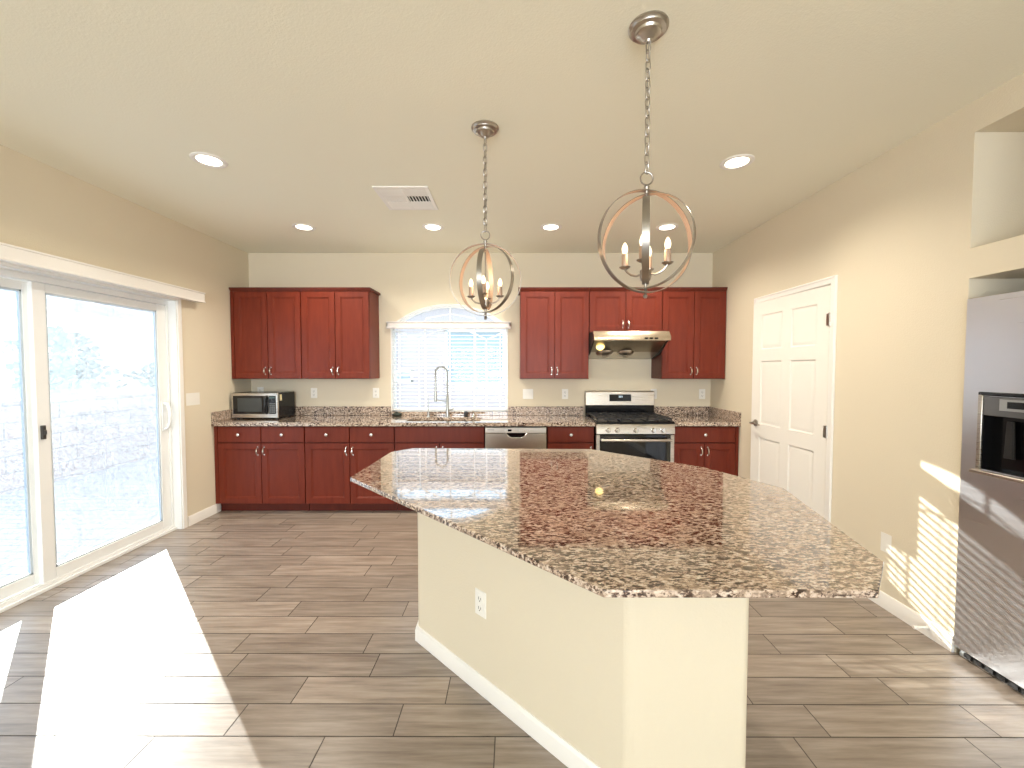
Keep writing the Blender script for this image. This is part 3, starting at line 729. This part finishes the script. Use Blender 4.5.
# ------------------------------------------------------------------ refrigerator in the alcove
M_roll = mat('grey_roller', (.3, .32, .33), .5)
rf = empty('refrigerator', (2.57, 1.59, 0), label='stainless side by side refrigerator with ice dispenser in the right wall alcove', cat='refrigerator')
FX, FYa, FYm, FYb, FZ0, FZ1 = 2.230, 1.135, 1.66, 2.030, .045, 1.782
obj('cabinet', box(new(), FX+.075, AX-.03, FYa+.005, FYb-.008, .03, 1.765), mat('fridge_side', (.13, .13, .135), .45, .3), rf, .004)
b = new(); box(b, FX+.05, FX+.075, FYa+.01, FYb-.012, .03, 1.765); obj('gasket', b, M_blackm, rf)
def fdoor(name, y0, y1, hole=None):
    b = new(); xf, xb = FX, FX+.05
    if not hole: box(b, xf, xb, y0, y1, FZ0, FZ1)
    else:
        h0, h1, k0, k1 = hole
        box(b, xf, xb, y0, h0, FZ0, FZ1); box(b, xf, xb, h1, y1, FZ0, FZ1); box(b, xf, xb, h0, h1, FZ0, k0); box(b, xf, xb, h0, h1, k1, FZ1)
        bmesh.ops.remove_doubles(b, verts=b.verts[:], dist=1e-5)
    return obj(name, b, M_fridge, rf, 0 if hole else .006)
fz = fdoor('freezer_door', FYm+.003, FYb, (1.70, 1.945, .965, 1.312)); fr_ = fdoor('fridge_door', FYa, FYm-.003)
# dispenser
b = new(); h0, h1, k0, k1 = 1.70, 1.945, .965, 1.312
box(b, FX+.048, FX+.05, h0, h1, k0, k1); 
for y0, y1, z0, z1 in ((h0, h0+.004, k0, k1), (h1-.004, h1, k0, k1), (h0, h1, k0, k0+.004), (h0, h1, k1-.004, k1)): box(b, FX+.001, FX+.048, y0, y1, z0, z1)
dsps = obj('dispenser_recess', b, M_black, fz)
b = new()
box(b, FX-.008, FX+.004, h1-.003, h1+.016, k0-.012, k1+.014); box(b, FX-.008, FX+.004, h0-.016, h0+.003, k0-.012, k1+.014)
obj('bezel', b, M_steel, fz, .004)
b = new(); box(b, FX-.008, FX+.004, h0-.012, h1+.016, k1+.002, k1+.02); obj('bezel_top', b, M_black, fz, .004)
b = new(); prism_ax(b, [(h0-.02, k0-.02), (h1+.024, k0-.02), (h1+.018, k0-.002), (h0-.014, k0-.002)], FX-.034, FX+.02, 'x'); obj('drip_tray', b, M_steel, fz, .005)
b = new(); box(b, FX-.004, FX+.03, h0+.004, h1-.004, 1.222, k1-.002); pnl = obj('control_panel', b, mat('dispenser_panel', (.10, .10, .105), .25), fz, .003)
obj('display', box(new(), FX-.006, FX-.003, 1.775, 1.845, 1.262, 1.292), M_black, pnl); 
b = new(); box(b, FX-.0052, FX-.003, 1.765, 1.875, 1.25, 1.302); obj('display_surround', b, mat('panel_grey', (.30, .31, .32), .3), pnl)
for y in (1.86, 1.78):
    b = new(); prism_ax(b, [(y-.022, 1.03), (y+.022, 1.03), (y+.014, 1.20), (y-.014, 1.20)], FX+.03, FX+.036, 'x'); tube(b, [(FX+.024, y-.018, 1.03), (FX+.024, y-.012, 1.20)], .004, 6); obj('paddle', b, M_blackm, fz, .002)
for nm, y in ((fz, FYm+.045), (fr_, FYm-.045)):
    b = new(); tube(b, [(FX, y, .62), (FX-.045, y, .64), (FX-.052, y, .75), (FX-.052, y, 1.45), (FX-.045, y, 1.56), (FX, y, 1.58)], .012, 10); obj('handle', b, M_steel, nm)
b = new(); box(b, FX+.02, FX+.06, FYa+.01, FYb-.01, .005, .038)
for i in range(18): box(b, FX+.012, FX+.022, FYa+.03+i*.047, FYa+.06+i*.047, .012, .032)
obj('kick_grille', b, M_blackm, rf)
for y in (FYa+.04, FYb-.03):
    b = new(); lathe(b, [(0, -.012), (.018, -.012), (.018, .012), (0, .012)], (0, 0, 0), 12, M=Matrix.Translation((FX+.03, y, .018)) @ Matrix.Rotation(PI/2, 4, 'X')); obj('roller', b, M_roll, rf)
for y in (FYa+.06, FYb-.06): obj('roller', box(new(), AX-.12, AX-.07, y-.03, y+.03, 0, .032), M_roll, rf)

# ------------------------------------------------------------------ island
isl = empty('kitchen_island', (.2, 1.95, 0), label='cream plastered kitchen island base under the angled granite top', cat='island')
body = [(-.505, 2.13), (.372, 1.283), (.757, 1.283), (.92, 1.75), (.80, 2.12), (.40, 2.52), (-.512, 2.52)]
b = prism(new(), body, 0, .893)
bd = obj('body', b, M_wall, isl)
bv = bd.modifiers.new('bevel', 'BEVEL'); bv.width = .022; bv.segments = 5; bv.limit_method = 'ANGLE'; bv.angle_limit = math.radians(20)
def offset_poly(poly, d):
    n = len(poly); out = []
    for i in range(n):
        p0, p1, p2 = Vector(poly[i-1]), Vector(poly[i]), Vector(poly[(i+1) % n])
        e1 = (p1-p0).normalized(); e2 = (p2-p1).normalized(); n1 = Vector((e1.y, -e1.x)); n2 = Vector((e2.y, -e2.x))
        m_ = (n1+n2).normalized(); out.append(tuple(p1+m_*(d/max(.3, m_.dot(n1)))))
    return out
b = new()
lv = []
for d, z in ((.0135, .001), (.0135, .056), (.010, .063), (.010, .070), (.004, .079), (-.004, .079)):
    lv.append([b.verts.new((x, y, z)) for x, y in offset_poly(body, d)])
n = len(body)
for A, B in zip(lv[:-1], lv[1:]):
    for i in range(n): b.faces.new([A[i], A[(i+1) % n], B[(i+1) % n], B[i]])
obj('baseboard', b, M_trim, isl)
# cabinet doors on the kitchen side
for i in range(2):
    x0 = -.49+i*.44
    f = lambda a, c_, d_: (a, 2.541-d_, c_)
    b = new(); panel(b, x0, x0+.425, .11, .86, [(0, .02), (0, .0015), (.0015, 0), (.056, 0), (.062, .006), (.07, .010), (.076, .010)], f); d = obj('cabinet_door', b, M_wood, isl)

top = [(-.792, 1.975), (.217, .958), (.870, .958), (1.014, 1.102), (1.199, 1.798), (1.022, 2.188), (.508, 2.684), (-.666, 2.715), (-.775, 2.585)]
b = prism(new(), top, .894, .914)
tp = tag(obj('island_countertop', b, M_gran, None, .003, loc=(.2, 1.9, .894)), 'large angled speckled granite slab on top of the island', 'countertop')

# ------------------------------------------------------------------ outlets and switches
def outlet(loc, rz, label, kind='outlet', gang=1):
    nm = {'outlet': 'power_outlet', 'switch': 'light_switch'}[kind]
    t = empty(nm, loc, rz, label=label, cat='outlet' if kind == 'outlet' else 'light switch')
    w_ = .035+.023*(gang-1)
    b = new(); panel(b, -w_, w_, -.057, .057, [(0, 0), (0, -.003), (.003, -.005), (.006, -.005)], lambda a, c_, d_: (a, d_, c_)); obj('plate', b, M_plate, t, world=False)
    for k in range(gang):
        x = (k-(gang-1)/2)*.046
        if kind == 'outlet':
            for z in (-.021, .021):
                b = new(); prism_ax(b, [(x-.017, z-.010), (x-.010, z-.016), (x+.010, z-.016), (x+.017, z-.010), (x+.017, z+.010), (x+.010, z+.016), (x-.010, z+.016), (x-.017, z+.010)], -.0075, -.004, 'y'); s = obj('socket', b, M_plate, t, world=False)
                b = new(); box(b, x-.008, x-.0055, -.0082, -.007, z-.004, z+.008); box(b, x+.0055, x+.008, -.0082, -.007, z-.003, z+.007); lathe(b, [(0, -.0082), (.003, -.0082), (.003, -.007), (0, -.007)], (0, 0, 0), 8, M=Matrix.Translation((x, 0, z-.009)) @ Matrix.Rotation(-PI/2, 4, 'X')); obj('slots', b, M_slot, s, world=False)
        else:
            b = new(); prism_ax(b, [(-.0055, -.033), (-.0095, .031), (-.004, .033), (-.004, -.033)], x-.0165, x+.0165, 'x'); obj('rocker', b, M_plate, t, world=False)
    return t
YB = D-.0005
outlet((-2.262, YB, 1.168), 0, 'white power outlet on the back wall just right of the microwave')
outlet((-1.557, YB, 1.168), 0, 'white power outlet on the back wall just left of the window')
outlet((-2.87, YB, 1.178), 0, 'white power outlet on the back wall half hidden behind the microwave')
outlet((.172, YB, 1.157), 0, 'double white switch plate on the back wall right of the window', 'switch', 2)
outlet((.593, YB, 1.157), 0, 'white power outlet on the back wall left of the stove')
outlet((1.60, YB, 1.157), 0, 'white power outlet on the back wall peeking out beside the stove backguard')
outlet((2.149, YB, 1.157), 0, 'white power outlet in the right corner above the small countertop')
outlet((XR-.0005, 2.435, .394), PI/2, 'white power outlet low on the right wall near the refrigerator')
outlet((XL+.0005, 3.801, 1.162), -PI/2, 'triple white switch plate on the left wall beside the glass door', 'switch', 3)
pa, pb = Vector((-.505, 2.13)), Vector((.372, 1.283)); tt = .415; q_ = pa.lerp(pb, tt); dirv = (pb-pa).normalized(); nrm = Vector((dirv.y, -dirv.x))
outlet((q_.x+nrm.x*.0005, q_.y+nrm.y*.0005, .405), math.atan2(dirv.y, dirv.x), 'white power outlet on the side of the island base')

# door stop on the right baseboard
b = new(); Mk = Matrix.Translation((XR-.012, 2.16, .052)) @ Matrix.Rotation(-PI/2, 4, 'Y')
lathe(b, [(0, 0), (.012, 0), (.012, .004), (.005, .006), (.005, .062), (.009, .064), (.009, .078), (0, .080)], (0, 0, 0), 12, M=Mk)
for i in range(9): tube(b, [Mk @ Vector((.0062*math.cos(a), .0062*math.sin(a), .009+i*.006)) for a in [2*PI*k/10 for k in range(10)]], .0016, 5, closed=True)
tag(obj('door_stop', b, M_plate, None, loc=(XR-.012, 2.16, .052)), 'small white spring door stop on the right baseboard', 'door stop')

# ------------------------------------------------------------------ ceiling: recessed lights and vent
def can_light(loc, label):
    t = empty('recessed_light', loc, label=label, cat='ceiling light', group='round recessed ceiling lights')
    b = new(); lathe(b, [(.075, -.0005), (.098, -.0005), (.098, -.004), (.090, -.008), (.076, -.008), (.066, -.003), (.066, -.0005)], loc, 32); obj('trim_ring', b, M_trim, t)
    b = new(); lathe(b, [(0, -.0035), (.067, -.0035), (.067, -.001), (0, -.001)], loc, 24); obj('lens', b, M_can, t)
    return t
cans = [((-1.895, 2.603), 'recessed ceiling light above the sliding door, the nearest on the left'), ((-1.917, 3.809), 'recessed ceiling light in front of the left wall cabinets'),
        ((-.733, 3.811), 'recessed ceiling light in front of the window, just right of the air vent'), ((.35, 3.813), 'recessed ceiling light between the two pendants toward the back wall'),
        ((1.415, 3.815), 'recessed ceiling light seen through the globe of the nearer pendant'), ((1.411, 2.634), 'recessed ceiling light on the right, nearest to the white pantry door')]
proto = None
for (x, y), lab in cans:
    if proto is None: proto = can_light((x, y, H), lab); o = proto
    else:
        o = copy_tree(proto); o.location = (x, y, H); o['label'] = lab
    l = bpy.data.lights.new('can_lamp', 'SPOT'); l.energy = 75; l.spot_size = math.radians(150); l.spot_blend = .9; l.shadow_soft_size = .06; l.color = (1, .90, .76)
    lo = bpy.data.objects.new('can_lamp', l); COL.objects.link(lo); lo.location = (x, y, H-.02)

vx0, vx1, vy0, vy1 = -1.003, -.606, 2.965, 3.385
vt = empty('ceiling_vent', ((vx0+vx1)/2, (vy0+vy1)/2, H), label='white square air vent grille in the ceiling', cat='vent')
b = new(); fwv = .028; zt, zb = H-.0005, H-.010
for x0, x1, y0, y1 in ((vx0, vx0+fwv, vy0, vy1), (vx1-fwv, vx1, vy0, vy1), (vx0+fwv, vx1-fwv, vy0, vy0+fwv), (vx0+fwv, vx1-fwv, vy1-fwv, vy1), ((vx0+vx1)/2-.009, (vx0+vx1)/2+.009, vy0+fwv, vy1-fwv)): box(b, x0, x1, y0, y1, zb, zt)
cellh = (vy1-vy0-2*fwv)/3
for k in (1, 2): box(b, vx0+fwv, vx1-fwv, vy0+fwv+k*cellh-.006, vy0+fwv+k*cellh+.006, zb, zt)
obj('frame', b, M_trim, vt, .001)
obj('backing', box(new(), vx0+fwv, vx1-fwv, vy0+fwv, vy1-fwv, H-.002, H-.0006), M_dark, vt)
mid = (vx0+vx1)/2
for k in range(3):
    ya, yb = vy0+fwv+k*cellh+.006, vy0+fwv+(k+1)*cellh-.006
    tv = (-.0062, 0, -.0092)[k]
    for xa, xb in ((vx0+fwv, mid-.009), (mid+.009, vx1-fwv)):
        b = new()
        if k == 1:
            nn = 7
            for i in range(nn):
                x = xa+(i+.5)*(xb-xa)/nn; tl_ = .0085 if xa < mid-.05 else -.006
                prism_ax(b, [(x-tl_, H-.011), (x-tl_+.0015, H-.011), (x+tl_+.0015, H-.002), (x+tl_, H-.002)], ya, yb, 'y')
        else:
            nn = 7
            for i in range(nn):
                y = ya+(i+.5)*(yb-ya)/nn; tl_ = tv
                prism_ax(b, [(y-tl_, H-.011), (y-tl_+.0015, H-.011), (y+tl_+.0015, H-.002), (y+tl_, H-.002)], xa, xb, 'x')
        obj('louvers', b, M_trim, vt)

# ------------------------------------------------------------------ pendants
def hoop(R, wdt, ang, c, th=.0025, n=64):
    """flat strip ring in a vertical plane whose in-plane horizontal direction is at angle ang"""
    b = new(); u = Vector((math.cos(ang), math.sin(ang), 0)); nrm = Vector((-math.sin(ang), math.cos(ang), 0)); c = Vector(c); Q = []
    for k in range(n):
        a = 2*PI*k/n; rd = u*math.cos(a)+Vector((0, 0, 1))*math.sin(a)
        Q.append([b.verts.new(c+rd*(R+dr)+nrm*(s*wdt/2)) for dr, s in ((0, -1), (0, 1), (-th, 1), (-th, -1))])
    for k in range(n):
        A, B = Q[k], Q[(k+1) % n]
        for j in range(4):
            f = b.faces.new([A[j], A[(j+1) % 4], B[(j+1) % 4], B[j]]); f.smooth = j in (0, 2); f.material_index = 1 if j == 2 else 0
    return b
def pendant(x, y, zc_, angs, label, arm0):
    t = empty('globe_pendant', (x, y, H), label=label, cat='pendant light')
    b = new(); lathe(b, [(0, 0), (.074, 0), (.074, -.006), (.066, -.011), (.064, -.016), (.050, -.020), (.046, -.028), (.030, -.034), (.022, -.046), (.012, -.050), (.008, -.058), (0, -.059)], (x, y, H), 32); obj('canopy', b, M_gun, t)
    ztop = zc_+.196; zl0, zl1 = H-.056, ztop+.068
    b = new(); n = round((zl0-zl1)/.034); p = (zl0-zl1)/n
    for i in range(n):
        zc2 = zl0-(i+.5)*p; hh = p/2+.005; ww = .0105; o_ = i % 2
        pts = []
        for k in range(12):
            a = 2*PI*k/12; dx = ww*math.cos(a); dz = (hh-ww)*(1 if math.sin(a) > 0 else -1)+ww*math.sin(a)
            pts.append((x+(dx*.8 if o_ else dx*.5), y+(dx*.5 if o_ else -dx*.8), zc2+dz))
        tube(b, pts, 0.0027, 6, closed=True)
    tube(b, [(x+.0015, y+.0015, zl0), (x-.001, y+.001, (zl0+zl1)/2), (x+.0015, y+.0015, zl1)], .0014, 5)
    obj('chain', b, M_gun, t)
    b = new(); tube(b, [(x+.024*math.cos(a), y, ztop+.045+.024*math.sin(a)) for a in [2*PI*k/24 for k in range(24)]], .003, 8, closed=True)
    lathe(b, [(0, .022), (.006, .02), (.011, .012), (.008, 0), (.006, -.045), (0, -.05)], (x, y, ztop), 12); obj('loop', b, M_nickel, t)
    for R, a in zip((.196, .180, .163), angs): obj('ring', hoop(R, .026, math.radians(a), (x, y, zc_)), [M_nickel, M_nickel_in], t)
    b = new(); lathe(b, [(0, .03), (.006, .028), (.006, .012), (.010, .006), (.005, 0), (.009, -.010), (.006, -.018), (0, -.020)], (x, y, zc_-.199), 12); obj('finial', b, M_nickel, t)
    hz_ = zc_-.125
    b = new(); lathe(b, [(0, -.052), (.006, -.05), (.006, -.03), (.018, -.024), (.022, -.010), (.022, .014), (.014, .022), (.006, .03), (.0045, .04), (.0045, .298), (0, .299)], (x, y, hz_), 18); obj('stem', b, M_nickel, t)
    for k in range(4):
        a = math.radians(arm0+90*k); ca, sa = math.cos(a), math.sin(a); r = .08
        P = lambda rr, z: (x+ca*rr, y+sa*rr, hz_+z)
        b = new(); tube(b, [P(.018, 0), P(.035, -.004), P(.055, .002), P(.07, .014), P(r, .030)], .0045, 8)
        lathe(b, [(0, 0), (.012, 0), (.021, .006), (.022, .009), (0, .008)], P(r, .028), 16); ar = obj('arm', b, M_nickel, t)
        b = new(); lathe(b, [(0, 0), (.0125, 0), (.0125, .048), (.011, .05), (0, .05)], P(r, .036), 14); obj('candle_sleeve', b, M_nickel_in, ar)
        b = new(); lathe(b, [(0, 0), (.007, 0), (.011, .010), (.0125, .020), (.010, .032), (.004, .044), (0, .047)], P(r, .086), 12); obj('bulb', b, M_bulb, ar)
    l = bpy.data.lights.new('pendant_glow', 'POINT'); l.energy = 1.3; l.color = (1, .70, .42); l.shadow_soft_size = .05
    lo = bpy.data.objects.new('pendant_glow', l); COL.objects.link(lo); lo.location = (x, y, hz_+.13)
    return t
pendant(-.150, 2.267, 1.929, (4, -34, 82), 'smaller looking globe pendant hanging on the left, in front of the window', -4)
pendant(.517, 1.613, 1.934, (12, -38, 72), 'larger looking globe pendant hanging on the right, nearer to the viewer', -26)

# ------------------------------------------------------------------ outside
M_paver = mat('concrete_pavers', (.45, .44, .46), .85)
N, L, bb = nodes(M_paver); br = N.new('ShaderNodeTexBrick'); L.new(coords(M_paver), br.inputs['Vector']); br.inputs['Scale'].default_value = 1
br.inputs['Brick Width'].default_value = .24; br.inputs['Row Height'].default_value = .12; br.inputs['Mortar Size'].default_value = .008
br.inputs['Color1'].default_value = (.31, .29, .31, 1); br.inputs['Color2'].default_value = (.24, .23, .26, 1); br.inputs['Mortar'].default_value = (.12, .12, .15, 1)
L.new(br.outputs['Color'], bb.inputs['Base Color'])
o = obj('patio', box(new(), -6.0, XL-TL, -6, 9.6, -.12, -.03), M_paver); o['kind'] = 'structure'
o = obj('side_yard', box(new(), XL-TL, 6, D+T, 9.6, -.12, -.03), mat('gravel', (.30, .27, .25), .9)); o['kind'] = 'structure'
M_block = mat('block_masonry', (.6, .45, .4), .9)
N, L, bb = nodes(M_block); br = N.new('ShaderNodeTexBrick'); mp = N.new('ShaderNodeMapping'); g_ = N.new('ShaderNodeNewGeometry'); sp = N.new('ShaderNodeSeparateXYZ'); cb = N.new('ShaderNodeCombineXYZ')
L.new(g_.outputs['Position'], sp.inputs[0]); L.new(sp.outputs['Y'], cb.inputs['X']); L.new(sp.outputs['Z'], cb.inputs['Y']); L.new(cb.outputs[0], br.inputs['Vector']); br.inputs['Scale'].default_value = 1
br.inputs['Brick Width'].default_value = .4; br.inputs['Row Height'].default_value = .2; br.inputs['Mortar Size'].default_value = .009
br.inputs['Color1'].default_value = (.36, .27, .25, 1); br.inputs['Color2'].default_value = (.31, .24, .23, 1); br.inputs['Mortar'].default_value = (.17, .14, .14, 1); L.new(br.outputs['Color'], bb.inputs['Base Color'])
b = new(); box(b, -6.2, -6.0, -6, 14, -.12, 1.02); box(b, -6.22, -5.98, -6, 14, 1.02, 1.06)
tag(obj('block_wall', b, M_block, None, .004, loc=(-6.1, 4, -.12)), 'low pinkish concrete block wall beyond the patio, outside the glass door', 'wall')
# rising stony slope behind the wall
b = new(); nx, ny = 30, 50; rnd = random.Random(11); vs = {}
for i in range(nx+1):
    for j in range(ny+1):
        x = -6.2-i*.6; y = -8+j*.7; k = i/nx
        z = .95+5.2*k**1.1+.18*math.sin(i*.8+j*.5)*k+.12*(rnd.random()-.5)*(1 if i else 0)
        vs[i, j] = b.verts.new((x, y, z))
for i in range(nx):
    for j in range(ny): b.faces.new([vs[i, j], vs[i+1, j], vs[i+1, j+1], vs[i, j+1]]).smooth = True
M_hill = mat('stony_soil', (.5, .45, .4), .95); N, L, bb = nodes(M_hill); f = noise(M_hill, coords(M_hill), 1.3, 8, .7); L.new(ramp(M_hill, f, [(.35, (.20, .19, .18)), (.5, (.27, .25, .24)), (.65, (.34, .33, .31))]), bb.inputs['Base Color'])
o = obj('hillside', b, M_hill); o['kind'] = 'structure'
# desert shrubs on the slope
shr_m = mat('grey_green_leaves', (.19, .24, .20), .8)
def shrub(x, y, z, s, seed):
    r = random.Random(seed); b = new()
    for k in range(150):
        a = r.random()*2*PI; e = r.random()*PI/2; rr = s*(.5+.5*r.random()); c = Vector((math.cos(a)*math.cos(e)*rr, math.sin(a)*math.cos(e)*rr, math.sin(e)*rr*.8+.05))
        d = Vector((r.random()-.5, r.random()-.5, r.random()*.8)).normalized()*s*.16; w_ = d.orthogonal().normalized()*s*.05
        p = Vector((x, y, z))+c
        b.faces.new([b.verts.new(p-w_), b.verts.new(p+d*.5-w_*1.4), b.verts.new(p+d), b.verts.new(p+d*.5+w_*1.4), b.verts.new(p+w_)])
    for k in range(7):
        a = r.random()*2*PI; tube(b, [(x, y, z-.1), (x+math.cos(a)*s*.3, y+math.sin(a)*s*.3, z+s*.4), (x+math.cos(a)*s*.6, y+math.sin(a)*s*.6, z+s*.6)], [.02, .012, .004], 5)
    o = obj('desert_shrub', b, shr_m, None, loc=(x, y, z)); return o
for i, (x, y, z, s, lab) in enumerate(((-7.2, 6.6, 1.05, .7, 'grey green shrub behind the block wall, seen in the middle of the glass door'), (-7.0, 8.1, 1.05, .55, 'grey green shrub behind the block wall, seen toward the handle side of the glass door'), (-8.2, 5.2, 1.2, .8, 'grey green shrub behind the block wall, seen in the left glass panel'), (-9.6, 8.6, 1.5, .9, 'larger grey green shrub higher on the slope outside the glass door'))):
    tag(shrub(x, y, z, s, i+5), lab, 'shrub', 'shrubs on the slope outside')

# neighbouring house seen through the kitchen window
M_stucco = mat('pale_stucco', (.42, .37, .38), .9)
HY = 9.6
nb = empty('neighbour_house', (-.4, HY+1, 0), label='pale stucco house next door seen through the kitchen window', cat='house')
b = new()
hs = [(-3.9, -2.76, 0, 3.0), (-2.34, -1.58, 0, 3.0), (-.184, 3.2, 0, 3.0), (-2.76, -2.34, 0, 1.14), (-2.76, -2.34, 1.42, 3.0), (-1.58, -.184, 0, 1.07), (-1.58, -.184, 2.35, 3.0)]
for x0, x1, z0, z1 in hs: box(b, x0, x1, HY, HY+.15, z0-.1 if z0 == 0 else z0, z1)
box(b, -3.9, -3.75, HY+.15, HY+3.2, -.1, 3.0); box(b, 3.05, 3.2, HY+.15, HY+3.2, -.1, 3.0); box(b, -3.9, 3.2, HY+3.2, HY+3.35, -.1, 3.0)
obj('walls', b, M_stucco, nb)
b = new(); prism_ax(b, [(HY-.25, 3.0), (HY+1.7, 3.75), (HY+3.6, 3.0)], -4.1, 3.4, 'x'); obj('roof', b, mat('clay_tile', (.42, .28, .22), .85), nb)
for x0, x1, z0, z1 in ((-2.76, -2.34, 1.14, 1.42), (-1.58, -.184, 1.07, 2.35)):
    b = new(); e = .05
    box(b, x0, x0+e, HY-.02, HY+.06, z0, z1); box(b, x1-e, x1, HY-.02, HY+.06, z0, z1); box(b, x0, x1, HY-.02, HY+.06, z0, z0+e); box(b, x0, x1, HY-.02, HY+.06, z1-e, z1)
    if x1-x0 > 1: box(b, (x0+x1)/2-.02, (x0+x1)/2+.02, HY-.02, HY+.06, z0, z1)
    f = obj('house_window', b, M_vinyl, nb)
    obj('pane', box(new(), x0+e, x1-e, HY+.02, HY+.03, z0+e, z1-e), mat('blue_pane', (.24, .33, .39), .5, 0, Specular_IOR_Level=.1), f)
